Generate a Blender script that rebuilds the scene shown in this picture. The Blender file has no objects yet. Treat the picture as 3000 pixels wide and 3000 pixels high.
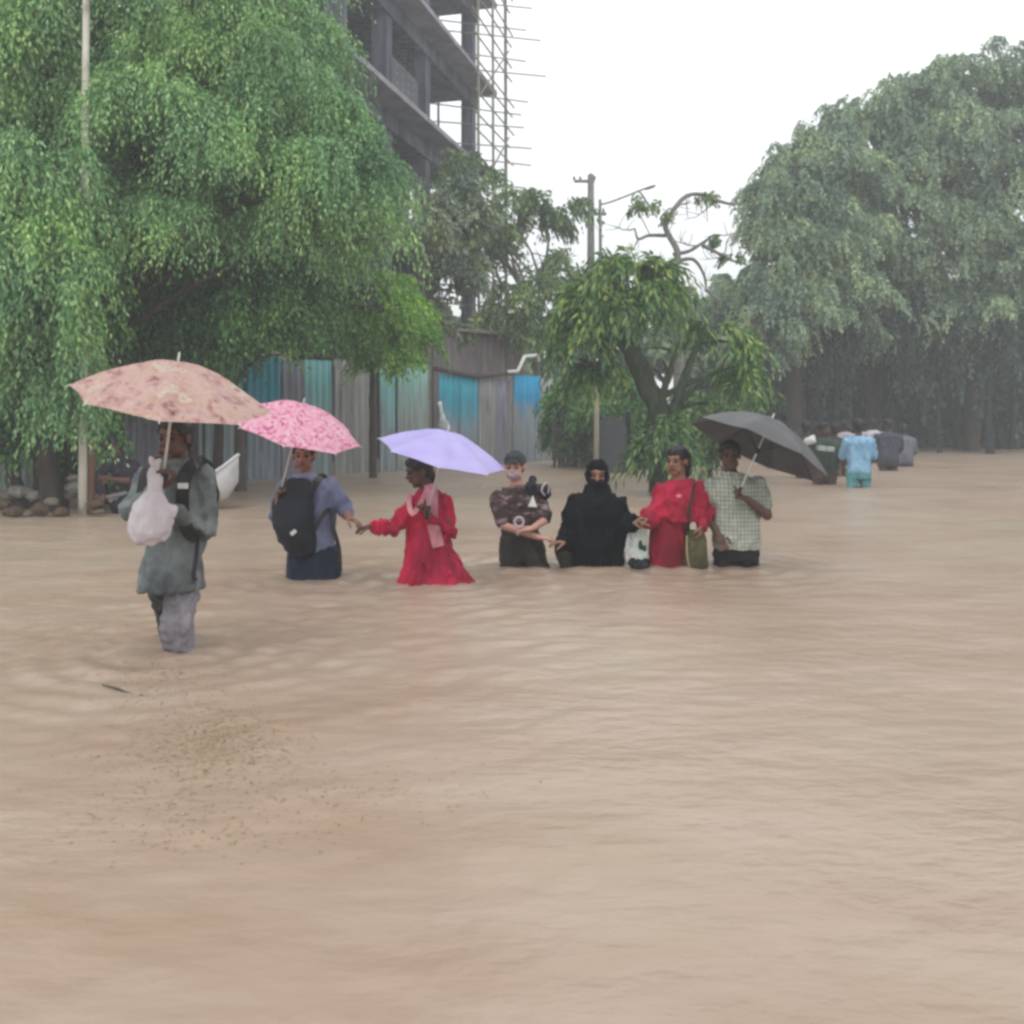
import bpy, bmesh, math, random
import numpy as np
from mathutils import Vector, Matrix, noise
random.seed(7)
R = math.radians
SC = bpy.context.scene
COL = SC.collection
PI = math.pi

# ------------------------------------------------------------------ camera, sky, sun, exposure
CAMH, FPX, HOR = 1.25, 2800.0, 1200.0
cd = bpy.data.cameras.new('camera'); cam = bpy.data.objects.new('camera', cd); COL.objects.link(cam)
cam.location = (0, 0, CAMH); cam.rotation_euler = (R(90), 0, 0)
cd.sensor_width = 36; cd.lens = 36 * FPX / 3000; cd.shift_y = -0.1
cd.clip_start = 0.05; cd.clip_end = 900
SC.camera = cam
SC.view_settings.view_transform = 'Standard'; SC.view_settings.look = 'None'
SC.view_settings.gamma = 1; SC.view_settings.exposure = 0.0

W = bpy.data.worlds.new('World'); SC.world = W; W.use_nodes = True
nt = W.node_tree; nt.nodes.clear()
def wn(t, **k):
    n = nt.nodes.new(t)
    for a, b in k.items(): setattr(n, a, b)
    return n
SUN_EL, SUN_ROT = R(58), R(200)
sky = wn('ShaderNodeTexSky', sky_type='NISHITA'); sky.sun_disc = False; sky.sun_elevation = SUN_EL; sky.sun_rotation = SUN_ROT
sky.dust_density = 4; sky.air_density = 1.5
hs = wn('ShaderNodeHueSaturation'); hs.inputs['Saturation'].default_value = 0.2; hs.inputs['Value'].default_value = 0.5
bg1 = wn('ShaderNodeBackground'); bg1.inputs[1].default_value = 0.05
nt.links.new(sky.outputs[0], hs.inputs['Color']); nt.links.new(hs.outputs[0], bg1.inputs[0])
# overcast cloud layer: brighter towards the zenith, very soft mottling
tc = wn('ShaderNodeTexCoord'); sx = wn('ShaderNodeSeparateXYZ'); nt.links.new(tc.outputs['Generated'], sx.inputs[0])
mr = wn('ShaderNodeMapRange'); mr.inputs['From Min'].default_value = 0.0; mr.inputs['From Max'].default_value = 1.0
mr.inputs['To Min'].default_value = 1.12; mr.inputs['To Max'].default_value = 1.65
pw = wn('ShaderNodeMath', operation='POWER', use_clamp=True); pw.inputs[1].default_value = 1.8
nt.links.new(sx.outputs['Z'], pw.inputs[0]); nt.links.new(pw.outputs[0], mr.inputs['Value'])
nz = wn('ShaderNodeTexNoise'); nz.inputs['Scale'].default_value = 1.6; nz.inputs['Detail'].default_value = 3
mr2 = wn('ShaderNodeMapRange'); mr2.inputs['To Min'].default_value = 0.93; mr2.inputs['To Max'].default_value = 1.07
nt.links.new(tc.outputs['Generated'], nz.inputs['Vector']); nt.links.new(nz.outputs['Fac'], mr2.inputs['Value'])
mu = wn('ShaderNodeMath', operation='MULTIPLY'); nt.links.new(mr.outputs[0], mu.inputs[0]); nt.links.new(mr2.outputs[0], mu.inputs[1])
bg2 = wn('ShaderNodeBackground'); bg2.inputs[0].default_value = (0.965, 0.985, 1.0, 1); nt.links.new(mu.outputs[0], bg2.inputs[1])
ad = wn('ShaderNodeAddShader'); nt.links.new(bg1.outputs[0], ad.inputs[0]); nt.links.new(bg2.outputs[0], ad.inputs[1])
wo = wn('ShaderNodeOutputWorld'); nt.links.new(ad.outputs[0], wo.inputs[0])

sl = bpy.data.lights.new('sun', 'SUN'); sl.energy = 0.7; sl.angle = R(25); sl.color = (1.0, 0.97, 0.92)
so = bpy.data.objects.new('sun', sl); COL.objects.link(so)
so.rotation_euler = (PI / 2 - SUN_EL, 0, PI - SUN_ROT)

cy = SC.cycles
cy.use_denoising = True
cy.max_bounces = 6; cy.diffuse_bounces = 3; cy.glossy_bounces = 2; cy.transmission_bounces = 3
cy.transparent_max_bounces = 6; cy.volume_bounces = 1
cy.filter_width = 3.0

# ------------------------------------------------------------------ helpers
def P(px, py, Y):
    """The point at distance Y that a photo pixel looks at."""
    return Vector(((px - 1500) / FPX * Y, Y, CAMH + (HOR - py) / FPX * Y))

def lin(h, k=1.0):
    h = h.lstrip('#'); c = [int(h[i:i + 2], 16) / 255 for i in (0, 2, 4)]
    return tuple(k * (x / 12.92 if x <= 0.04045 else ((x + 0.055) / 1.055) ** 2.4) for x in c) + (1.0,)

class Mat:
    def __init__(s, name, rough=0.8, spec=0.3):
        s.m = bpy.data.materials.new(name); s.m.use_nodes = True; s.t = s.m.node_tree
        s.p = s.t.nodes['Principled BSDF']; s.out = s.t.nodes['Material Output']
        s.p.inputs['Roughness'].default_value = rough; s.p.inputs['Specular IOR Level'].default_value = spec
    def n(s, t, **k):
        n = s.t.nodes.new(t)
        for a, b in k.items():
            if isinstance(b, (int, float, tuple)) and a in n.inputs: n.inputs[a].default_value = b
            else: setattr(n, a, b)
        return n
    def l(s, a, b): s.t.links.new(a, b)
    def coord(s, kind='Object', scale=(1, 1, 1), rot=(0, 0, 0)):
        c = s.n('ShaderNodeTexCoord'); mp = s.n('ShaderNodeMapping'); mp.inputs['Scale'].default_value = scale
        mp.inputs['Rotation'].default_value = rot
        s.l(c.outputs[kind], mp.inputs[0]); return mp.outputs[0]
    def noise(s, v, scale, detail=4, rough=0.55):
        n = s.n('ShaderNodeTexNoise'); n.inputs['Scale'].default_value = scale; n.inputs['Detail'].default_value = detail
        n.inputs['Roughness'].default_value = rough; s.l(v, n.inputs['Vector']); return n.outputs['Fac']
    def ramp(s, v, stops, interp='LINEAR'):
        r = s.n('ShaderNodeValToRGB'); r.color_ramp.interpolation = interp; e = r.color_ramp.elements
        while len(e) < len(stops): e.new(0.5)
        for i, (p, c) in enumerate(stops): e[i].position = p; e[i].color = c
        s.l(v, r.inputs[0]); return r.outputs[0]
    def mix(s, f, a, b, mode='MIX'):
        m = s.n('ShaderNodeMix'); m.data_type = 'RGBA'; m.blend_type = mode
        for sock, v in ((m.inputs[0], f), (m.inputs[6], a), (m.inputs[7], b)):
            if hasattr(v, 'links'): s.l(v, sock)
            else: sock.default_value = v
        return m.outputs[2]
    def base(s, v):
        if hasattr(v, 'links'): s.l(v, s.p.inputs['Base Color'])
        else: s.p.inputs['Base Color'].default_value = v
    def bump(s, v, strength=0.3, dist=0.01):
        b = s.n('ShaderNodeBump'); b.inputs['Strength'].default_value = strength; b.inputs['Distance'].default_value = dist
        s.l(v, b.inputs['Height']); s.l(b.outputs[0], s.p.inputs['Normal'])

_mc = {}
def cloth(name, c1, c2=None, scale=9, rough=0.75, spec=0.25, k=1.0, bump=0.5, trans=0.0):
    """Wet cloth: blotches of two tones of the dye plus a fine weave and creases."""
    if name in _mc: return _mc[name]
    m = Mat(name, rough, spec); v = m.coord()
    a, b = lin(c1, k * .8), lin(c2 or c1, k * 1.12)
    wet = m.ramp(m.noise(m.coord(scale=(3, 3, 1)), 1.6, 5, .6), [(.36, (.52, .52, .54, 1)), (.56, (1, 1, 1, 1))])
    m.base(m.mix(1.0, m.ramp(m.noise(v, scale, 5), [(0.3, a), (0.7, b)]), wet, 'MULTIPLY'))
    m.bump(m.noise(v, 38, 4, 0.6), bump, 0.012)
    if trans: m.p.inputs['Transmission Weight'].default_value = 0
    _mc[name] = m.m; return m.m

def plain(name, c, rough=0.6, spec=0.4, k=1.0, metal=0.0, var=0.18, scale=6):
    if name in _mc: return _mc[name]
    m = Mat(name, rough, spec); v = m.coord(); a = lin(c, k)
    b = tuple(x * (1 - var) for x in a[:3]) + (1,); d = tuple(min(1, x * (1 + var)) for x in a[:3]) + (1,)
    m.base(m.ramp(m.noise(v, scale, 6), [(0.3, b), (0.7, d)])); m.p.inputs['Metallic'].default_value = metal
    m.bump(m.noise(v, scale * 6, 3), 0.2, 0.005)
    _mc[name] = m.m; return m.m

def set_tag(o, label=None, cat=None, group=None, kind=None):
    if label: o['label'] = label
    if cat: o['category'] = cat
    if group: o['group'] = group
    if kind: o['kind'] = kind
    return o

def thing(name, loc, label, cat, group=None):
    o = bpy.data.objects.new(name, None); COL.objects.link(o); o.location = loc; o.empty_display_size = 0.1
    return set_tag(o, label, cat, group)

def link_mesh(name, me, mat, parent=None, smooth=True):
    o = bpy.data.objects.new(name, me); COL.objects.link(o)
    if mat: me.materials.append(mat)
    if smooth: me.polygons.foreach_set('use_smooth', [True] * len(me.polygons))
    if parent is not None:
        me.transform(Matrix.Translation(-Vector(parent.location) if parent.type == 'EMPTY' else Vector((0, 0, 0))))
        if parent.type == 'MESH' and parent.parent is not None:
            me.transform(Matrix.Translation(-Vector(parent.parent.location)))
        elif parent.type == 'MESH':
            me.transform(Matrix.Translation(-Vector(parent.location)))
        o.parent = parent
    return o

def obj(name, bm, mat, parent=None, smooth=True):
    me = bpy.data.meshes.new(name); bmesh.ops.recalc_face_normals(bm, faces=bm.faces[:]); bm.to_mesh(me); bm.free()
    return link_mesh(name, me, mat, parent, smooth)

def top(o, loc=None):
    """Move a top-level mesh's origin to loc, leaving the shape where it is."""
    loc = Vector(loc) if loc is not None else Vector(o.data.vertices[0].co)
    o.data.transform(Matrix.Translation(-loc)); o.location = loc; return o

def frames(pts):
    pts = [Vector(p) for p in pts]; n = len(pts); T = []
    for i in range(n):
        t = (pts[min(i + 1, n - 1)] - pts[max(i - 1, 0)])
        T.append(t.normalized() if t.length > 1e-9 else Vector((0, 0, 1)))
    a = Vector((0, -1, 0)) if abs(T[0].y) < 0.9 else Vector((1, 0, 0))
    N = (a - T[0] * a.dot(T[0])).normalized(); out = []
    for i in range(n):
        if i: N = (N - T[i] * N.dot(T[i])); N = N.normalized() if N.length > 1e-6 else out[-1][1]
        out.append((T[i], N, T[i].cross(N)))
    return pts, out

def tube(bm, pts, rad, seg=10, cap=True):
    """Tapered tube; rad is a number, a list, or a list of (across, front-to-back) pairs."""
    pts, fr = frames(pts); n = len(pts)
    if not isinstance(rad, (list, tuple)): rad = [rad] * n
    rings = []
    for i, (p, (t, N, B)) in enumerate(zip(pts, fr)):
        r = rad[i]; ra, rb = (r if isinstance(r, tuple) else (r, r))
        rings.append([bm.verts.new(p + B * (ra * math.cos(2 * PI * k / seg)) + N * (rb * math.sin(2 * PI * k / seg))) for k in range(seg)])
    for a, b in zip(rings, rings[1:]):
        for k in range(seg): bm.faces.new((a[k], a[(k + 1) % seg], b[(k + 1) % seg], b[k]))
    if cap:
        for r, p, t, s, q in ((rings[0], pts[0], fr[0][0], -1, rad[0]), (rings[-1], pts[-1], fr[-1][0], 1, rad[-1])):
            rr = min(q) if isinstance(q, tuple) else q
            c = bm.verts.new(p + t * (s * rr * 0.6))
            for k in range(seg):
                f = (r[k], r[(k + 1) % seg], c); bm.faces.new(f if s > 0 else f[::-1])

def caps(bm, pts, rad, seg=12):
    """Tube with rounded ends: for limbs."""
    pts = [Vector(p) for p in pts]
    rad = list(rad) if isinstance(rad, (list, tuple)) else [rad] * len(pts)
    tube(bm, pts, rad, seg)
    for p, r in zip(pts, rad): ball(bm, p, (r[0], r[1], min(r)) if isinstance(r, tuple) else (r, r, r), 10)

def ball(bm, c, r, seg=14, rot=None):
    c = Vector(c); r = r if isinstance(r, (tuple, list)) else (r, r, r)
    M = Matrix.Translation(c) @ (rot.to_4x4() if rot else Matrix.Identity(4)) @ Matrix.Diagonal((*r, 1))
    bmesh.ops.create_uvsphere(bm, u_segments=seg, v_segments=max(6, seg // 2 + 2), radius=1, matrix=M)

def box(bm, c, s, rot=None):
    M = Matrix.Translation(Vector(c)) @ (rot.to_4x4() if rot else Matrix.Identity(4)) @ Matrix.Diagonal((*s, 1))
    return bmesh.ops.create_cube(bm, size=1, matrix=M)['verts']

def spline(pts, n):
    """Catmull-Rom through pts, n samples."""
    pts = [Vector(p) for p in pts]; q = [pts[0] * 2 - pts[1]] + pts + [pts[-1] * 2 - pts[-2]]; out = []
    for i in range(n):
        t = i / (n - 1) * (len(pts) - 1); k = min(int(t), len(pts) - 2); u = t - k
        a, b, c, d = q[k:k + 4]
        out.append(0.5 * ((2 * b) + (c - a) * u + (2 * a - 5 * b + 4 * c - d) * u * u + (3 * b - a - 3 * c + d) * u ** 3))
    return out

def remesh(name, bm, voxel, mat, parent, smooth_it=2, fold=0.0, fscale=(9, 9, 4), seed=0):
    """Fuse everything in bm into one continuous skin."""
    me = bpy.data.meshes.new(name); bm.to_mesh(me); bm.free()
    o = bpy.data.objects.new('tmp', me); COL.objects.link(o)
    md = o.modifiers.new('r', 'REMESH'); md.mode = 'VOXEL'; md.voxel_size = voxel
    if smooth_it:
        s = o.modifiers.new('s', 'SMOOTH'); s.iterations = smooth_it; s.factor = 0.5
    dg = bpy.context.evaluated_depsgraph_get(); m2 = bpy.data.meshes.new_from_object(o.evaluated_get(dg))
    bpy.data.objects.remove(o); bpy.data.meshes.remove(me); m2.name = name
    if fold:
        nr = [v.normal.copy() for v in m2.vertices]
        for v, n_ in zip(m2.vertices, nr):
            q = Vector((v.co.x * fscale[0], v.co.y * fscale[1], v.co.z * fscale[2])) + Vector((seed * 3.7, 0, 0))
            a = noise.noise(q + noise.noise_vector(q * 0.5) * 0.8)
            c_ = noise.noise(Vector((q.x * 1.9 + q.z * 1.3, q.y * 1.9, q.z * 2.4 - q.x)))
            v.co += n_ * fold * max(-1.0, min(1.4, ((1 - abs(a) * 3.8) * 1.25 + (1 - abs(c_) * 4.2) * 0.8 + noise.noise(q * 3.7) * 0.4 - 0.7)))
    m2.materials.clear()
    return link_mesh(name, m2, mat, parent)

def rings(bm, rs, seg=24, yaw=0.0):
    """Torso or skirt from level rings: (centre, half width, half depth)."""
    rows = []
    for c, a, b in rs:
        c = Vector(c); row = []
        for k in range(seg):
            t = 2 * PI * k / seg; ct, st = math.cos(t), math.sin(t)
            x = a * math.copysign(abs(ct) ** 0.85, ct); y = b * math.copysign(abs(st) ** 0.85, st)
            row.append(bm.verts.new(c + Vector((x * math.cos(yaw) - y * math.sin(yaw), x * math.sin(yaw) + y * math.cos(yaw), 0))))
        rows.append(row)
    for a, b in zip(rows, rows[1:]):
        for k in range(seg): bm.faces.new((a[k], a[(k + 1) % seg], b[(k + 1) % seg], b[k]))
    bm.faces.new(rows[0][::-1]); bm.faces.new(rows[-1])

# ------------------------------------------------------------------ materials
def skin_mat(name, c):
    m = Mat(name, 0.55, 0.35); v = m.coord(); a = lin(c)
    m.base(m.ramp(m.noise(v, 14, 4), [(0.3, tuple(x * 0.85 for x in a[:3]) + (1,)), (0.7, tuple(x * 1.12 for x in a[:3]) + (1,))]))
    m.bump(m.noise(v, 90, 3), 0.15, 0.002); return m.m
SKIN_D = skin_mat('skin dark', '#5a4036'); SKIN_M = skin_mat('skin brown', '#8a6450'); SKIN_L = skin_mat('skin light brown', '#b58a7c')
HAIR = plain('black hair', '#1d1a1b', 0.5, 0.4, scale=40)
EYEM = plain('eye', '#15100e', 0.2, 0.5)
LIP = plain('lips', '#6e3a38', 0.5)
STEEL = plain('umbrella steel', '#c9c9c4', 0.35, 0.5, metal=0.3)
BLACKP = plain('black plastic', '#191a1d', 0.45)

def leaf_mat(name, c1, c2, c3, sat=1.0):
    """Thin leaves: reflect and let light through; each leaf has its own green."""
    m = Mat(name, 0.5, 0.35)
    g = m.n('ShaderNodeNewGeometry'); v = m.coord()
    r = m.ramp(g.outputs['Random Per Island'], [(0.0, lin(c1)), (0.5, lin(c2)), (1.0, lin(c3))])
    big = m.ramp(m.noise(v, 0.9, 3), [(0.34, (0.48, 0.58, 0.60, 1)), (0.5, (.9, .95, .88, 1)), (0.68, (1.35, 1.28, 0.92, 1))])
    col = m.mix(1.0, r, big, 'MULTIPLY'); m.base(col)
    tr = m.n('ShaderNodeBsdfTranslucent'); m.l(col, tr.inputs[0])
    mx = m.n('ShaderNodeMixShader'); mx.inputs[0].default_value = 0.22
    m.l(m.p.outputs[0], mx.inputs[1]); m.l(tr.outputs[0], mx.inputs[2]); m.l(mx.outputs[0], m.out.inputs[0])
    return m.m
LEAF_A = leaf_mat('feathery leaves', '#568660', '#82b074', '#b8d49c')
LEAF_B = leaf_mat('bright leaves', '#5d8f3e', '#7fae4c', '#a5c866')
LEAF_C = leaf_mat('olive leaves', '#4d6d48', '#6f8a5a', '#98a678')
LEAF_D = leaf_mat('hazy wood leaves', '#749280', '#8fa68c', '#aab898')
LEAF_G = leaf_mat('leaves darkened as shade', '#26383a', '#324846', '#48604f')  # shade of hollows and understorey put into the leaf colour
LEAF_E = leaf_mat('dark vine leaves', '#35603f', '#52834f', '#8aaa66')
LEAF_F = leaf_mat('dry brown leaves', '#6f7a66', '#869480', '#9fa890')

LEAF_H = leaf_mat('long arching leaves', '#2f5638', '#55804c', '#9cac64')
def bark(name, c, k=1.0):
    m = Mat(name, 0.9, 0.15); v = m.coord(scale=(6, 6, 1.2))
    a = lin(c, k); m.base(m.ramp(m.noise(v, 3, 6), [(0.3, tuple(x * 0.6 for x in a[:3]) + (1,)), (0.7, tuple(x * 1.3 for x in a[:3]) + (1,))]))
    m.bump(m.noise(v, 6, 6), 0.7, 0.03); return m.m
BARK = bark('dark wet bark', '#4a443e'); BARK_G = bark('grey bark', '#7d7a74'); BARK_D = bark('blackish bark', '#2c3136'); BARK_V = bark('mossy bark', '#3f4a3a')

# ------------------------------------------------------------------ ground and water
def bed(x, y):
    z = -0.45 - 0.085 * max(-3, min(3, y - 5))
    # muddy bank under the trees on the left
    z += 0.86 * math.exp(-((x + 7.3) / 1.75) ** 4 - ((y - 12.6) / 1.55) ** 4)
    z += 0.75 / (1 + math.exp(-(y - 30 - 0.05 * x) * 1.2))
    z += 0.012 * noise.noise(Vector((x * 2, y * 2, 0)))
    return z
def axis(a, b, dense0, dense1, n1, n2, n3):
    l = [a + (dense0 - a) * (1 - (1 - i / n1) ** 1.6) for i in range(n1)]
    l += [dense0 + (dense1 - dense0) * i / n2 for i in range(n2)]
    l += [dense1 + (b - dense1) * (i / n3) ** 1.6 for i in range(n3 + 1)]
    return np.array(l)
def grid_mesh(name, xs, ys, zf, mat, kind):
    X, Y = np.meshgrid(xs, ys); Z = zf(X, Y); nx, ny = len(xs), len(ys)
    co = np.stack([X, Y, Z], -1).reshape(-1, 3)
    i = np.arange(ny - 1)[:, None] * nx + np.arange(nx - 1)[None, :]
    f = np.stack([i, i + 1, i + nx + 1, i + nx], -1).reshape(-1, 4)
    o = np_mesh(name, co, f, mat); o['kind'] = kind; return o
def np_mesh(name, co, f, mat, parent=None, smooth=True):
    me = bpy.data.meshes.new(name); k = f.shape[1]
    me.vertices.add(len(co)); me.vertices.foreach_set('co', np.asarray(co, np.float32).ravel())
    me.loops.add(f.size); me.loops.foreach_set('vertex_index', f.ravel().astype(np.int32))
    me.polygons.add(len(f)); me.polygons.foreach_set('loop_start', np.arange(0, f.size, k, dtype=np.int32))
    me.update(calc_edges=True); me.validate()
    return link_mesh(name, me, mat, parent, smooth)

m = Mat('wet mud', 0.6, 0.4); v = m.coord()
m.base(m.ramp(m.noise(v, 1.8, 8), [(0.3, lin('#5b4c3b')), (0.55, lin('#8a7358')), (0.75, lin('#a08c6e'))]))
m.bump(m.noise(v, 9, 8), 0.8, 0.05)
grid_mesh('ground', axis(-150, 150, -12, 8, 20, 130, 20), axis(-30, 185, 1, 24, 8, 130, 24),
          np.vectorize(bed), m.m, 'structure')

WAKES = [(P(512, 1900, 5.0), 0.010, 0.9), (P(922, 1695, 7.07), 0.007, 0.8), (P(1270, 1705, 6.93), 0.007, 0.8),
         (P(1530, 1660, 7.6), 0.006, 0.7), (P(1745, 1660, 7.6), 0.006, 0.7), (P(1970, 1660, 7.6), 0.006, 0.8),
         (P(2160, 1660, 7.6), 0.006, 0.8), (P(2515, 1430, 15.2), 0.008, 0.8)]
def water_z(X, Y):
    z = np.zeros_like(X); rng = np.random.RandomState(3)
    near = (np.exp(-((Y - 5) / 9.0) ** 2) * 0.6 + 0.4) * (0.45 + 0.55 / (1 + np.exp(-(Y - 3.4) * 3)))
    left = 1 / (1 + np.exp((X - 0.2) * 1.6)) * 1.25 + 0.30
    for _ in range(26):
        a = rng.normal(PI / 2, 0.45); wl = 0.12 + 0.6 * rng.rand() ** 1.5; ph = rng.rand() * 9; k = 2 * PI / wl
        env = 0.5 + 0.5 * np.sin(X * rng.uniform(.5, 1.4) + rng.rand() * 6) * np.sin(Y * rng.uniform(.4, 1.1) + rng.rand() * 6)
        z += 0.0017 * wl * k ** 0.4 * env * np.sin(k * (X * math.cos(a) + Y * math.sin(a)) + ph + 1.2 * np.sin(X * 1.7 + ph))
    z *= near * left
    for p, a, s in WAKES:
        d = np.sqrt((X - p.x) ** 2 + (Y - p.y) ** 2)
        z += a * 1.3 * np.exp(-(d / s) ** 1.5) * np.sin(d * 2 * PI / 0.21) + 0.022 * np.exp(-((d - .16) / .07) ** 2)
    rr_ = np.random.RandomState(17)
    for _ in range(70):
        cx, cyy = rr_.uniform(-4, 4), 2 + 9 * rr_.rand() ** 1.3; r0_ = rr_.uniform(.03, .09)
        d = np.sqrt((X - cx) ** 2 + (Y - cyy) ** 2); z += 0.0035 * np.exp(-((d - r0_) / .018) ** 2)
    # low standing wave where the flow drops off the edge of the road, running right from the group
    yl = 7.35 + 0.05 * np.sin(X * 2.1); z += 0.014 * np.exp(-((Y - yl) / 0.10) ** 2) / (1 + np.exp(-(X + 1.9) * 3)) / (1 + np.exp((X - 2.6) * 2))
    return z * (Y < 60)
m = Mat('flood water', 0.3, 0.5); v = m.coord('Object')
col = m.ramp(m.noise(v, 0.30, 5), [(0.3, lin('#957e6c')), (0.5, lin('#a18d7c')), (0.7, lin('#a49885'))])
silt = m.ramp(m.noise(m.coord('Object', scale=(1, 2.2, 1)), 0.9, 4, 0.6), [(0.35, lin('#8d735e')), (0.6, lin('#a9988a'))])
col = m.mix(0.28, col, silt); m.base(col)
m.p.inputs['IOR'].default_value = 1.42
rr = m.n('ShaderNodeMapRange'); rr.inputs['To Min'].default_value = 0.16; rr.inputs['To Max'].default_value = 0.52
m.l(m.noise(v, 0.55, 3), rr.inputs['Value']); m.l(rr.outputs[0], m.p.inputs['Roughness'])
# ripples: broad soft swell everywhere, short chop in patches
n1 = m.noise(m.coord('Object', scale=(1.0, 1.7, 1)), 3.4, 3, 0.5); n2 = m.noise(m.coord('Object', scale=(1.0, 2.0, 1)), 10, 3, 0.55)
pt = m.ramp(m.noise(v, 0.42, 2), [(0.42, (0.05, 0.05, 0.05, 1)), (0.62, (1, 1, 1, 1))])
mm_ = m.n('ShaderNodeMath', operation='MULTIPLY'); m.l(n2, mm_.inputs[0]); m.l(pt, mm_.inputs[1])
m2_ = m.n('ShaderNodeMath', operation='MULTIPLY_ADD'); m.l(mm_.outputs[0], m2_.inputs[0]); m2_.inputs[1].default_value = 0.7; m.l(n1, m2_.inputs[2])
m.bump(m2_.outputs[0], 0.42, 0.04)
WATER = m.m
grid_mesh('water', axis(-150, 150, -6, 6, 24, 420, 24), axis(-30, 150, 1.2, 16, 8, 520, 60), water_z, WATER, 'structure')

# ------------------------------------------------------------------ foliage
def foliage(name, clumps, n, parent, mat, leaf=(0.09, 0.028), L=0.9, droop=1.2, k=14, seed=0, fill=0.5, spread=0.35, out=1.0, pair=0.05, per=26):
    """Strands of leaves that leave each clump outward and hang; clumps: (centre, radii, weight)."""
    rng = np.random.RandomState(seed)
    C = np.array([tuple(c[0]) for c in clumps]); Rr = np.array([c[1] for c in clumps], float)
    w = np.array([c[2] if len(c) > 2 else c[1][0] * c[1][2] for c in clumps], float); w /= w.sum()
    # sprays: boughs arching out of each clump; strands hang along every bough
    ns = max(len(C) * 5, n // per); sc_ = rng.choice(len(C), ns, p=w)
    sd = rng.normal(size=(ns, 3)); sd /= np.linalg.norm(sd, axis=1)[:, None]
    sd[:, 2] = np.where(rng.rand(ns) < 0.6, np.abs(sd[:, 2]), sd[:, 2])
    s0 = C[sc_] + rng.normal(size=(ns, 3)) * Rr[sc_] * 0.22
    sl_ = rng.uniform(0.55, 1.25, ns)
    si = rng.randint(0, ns, n); u = (rng.rand(n) ** fill)[:, None]
    d = sd[si]; Rc_ = Rr[sc_[si]]
    p0 = s0[si] + d * Rc_ * sl_[si][:, None] * u
    p0[:, 2] += Rc_[:, 2] * (0.35 * u[:, 0] - 0.62 * u[:, 0] ** 2.2)
    p0 += rng.normal(size=(n, 3)) * Rc_ * 0.05
    Ls = L * rng.uniform(0.45, 1.25, n)
    side = d.copy(); side[:, 2] *= 0.3; side += rng.normal(size=(n, 3)) * spread; side[:, 2] = np.abs(side[:, 2]) * 0.4
    side /= np.linalg.norm(side, axis=1)[:, None] + 1e-6
    t = (np.arange(k) + 0.5) / k
    def path(t):
        return (p0[:, None, :] + side[:, None, :] * (out * 0.55 * Ls)[:, None, None] * (t ** 0.8)[None, :, None]
                + np.array([0, 0, 1.0]) * Ls[:, None, None] * (0.22 * t - droop * t ** 1.9 * 0.75)[None, :, None])
    A = path(t); T = path(t + 0.02) - A; T /= np.linalg.norm(T, axis=2)[..., None] + 1e-9
    up = rng.normal(size=A.shape); S = np.cross(T, up); S /= np.linalg.norm(S, axis=2)[..., None] + 1e-9
    sg = np.where(np.arange(k) % 2 == 0, 1, -1)[None, :, None]
    A = A + S * sg * pair * 0.4
    D = T * 0.95 + S * sg * 0.5 + rng.normal(size=A.shape) * 0.2; D[..., 2] -= 0.35
    D /= np.linalg.norm(D, axis=2)[..., None]
    N = np.cross(D, rng.normal(size=A.shape)); N /= np.linalg.norm(N, axis=2)[..., None] + 1e-9
    ll = leaf[0] * rng.uniform(0.6, 1.3, A.shape[:2])[..., None]; ww = leaf[1] * rng.uniform(0.7, 1.3, A.shape[:2])[..., None]
    v0 = A; v1 = A + D * ll * 0.45 + N * ww; v2 = A + D * ll; v3 = A + D * ll * 0.45 - N * ww
    co = np.stack([v0, v1, v2, v3], 2).reshape(-1, 3)
    f = np.arange(len(co)).reshape(-1, 4)
    return np_mesh(name, co, f, mat, parent, smooth=False)

def trunk(base, nodes, parent, mat, r0=0.16, limbs=(), name='trunk', bendy=0.12, seed=1, r1=None):
    """Tapered trunk through nodes; limbs: (start index fraction, end point, radius)."""
    rng = random.Random(seed); bm = bmesh.new()
    pts = spline([base] + list(nodes), 14)
    n = len(pts); r1 = r1 or r0 * 0.35
    rad = [r0 * (1.35 if i == 0 else 1) * (1 - i / (n - 1)) + r1 * i / (n - 1) for i in range(n)]
    pts = [p + Vector((rng.uniform(-1, 1), rng.uniform(-1, 1), 0)) * r0 * 0.25 for p in pts]
    tube(bm, pts, rad, 10)
    for fr, e, r in limbs:
        i = min(n - 1, int(fr * (n - 1))); s = pts[i]; e = Vector(e); d = e - s
        mid = s + d * 0.45 + Vector((rng.uniform(-1, 1), rng.uniform(-1, 1), 0.8)) * d.length * bendy
        q = spline([s, mid, e], 9); tube(bm, q, [r * (1 - 0.8 * j / 8) for j in range(9)], 7)
        for _ in range(3):
            j = rng.randint(3, 7); a = q[j]; b = a + Vector((rng.uniform(-1, 1), rng.uniform(-1, 1), rng.uniform(-.2, .8))) * d.length * 0.3
            tube(bm, spline([a, (a + b) / 2 + Vector((0, 0, .05)), b], 5), [r * 0.35 * (1 - 0.8 * z / 4) for z in range(5)], 5)
    return obj(name, bm, mat, parent)

def tree(name, label, base, nodes, clumps, n, mat, bmat, r0=0.16, group=None, cat='tree', crown='crown', limb_r=0.5, **kw):
    base = Vector(base); t = thing(name, base, label, cat, group); seed = kw.get('seed', 0)
    rng = random.Random(seed)
    limbs = [(rng.uniform(0.45, 1.0), Vector(c[0]), r0 * limb_r * rng.uniform(.7, 1.1)) for c in clumps]
    trunk(base, nodes, t, bmat, r0, limbs, seed=seed)
    foliage(crown, clumps, n, t, mat, **kw)
    return t

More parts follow.
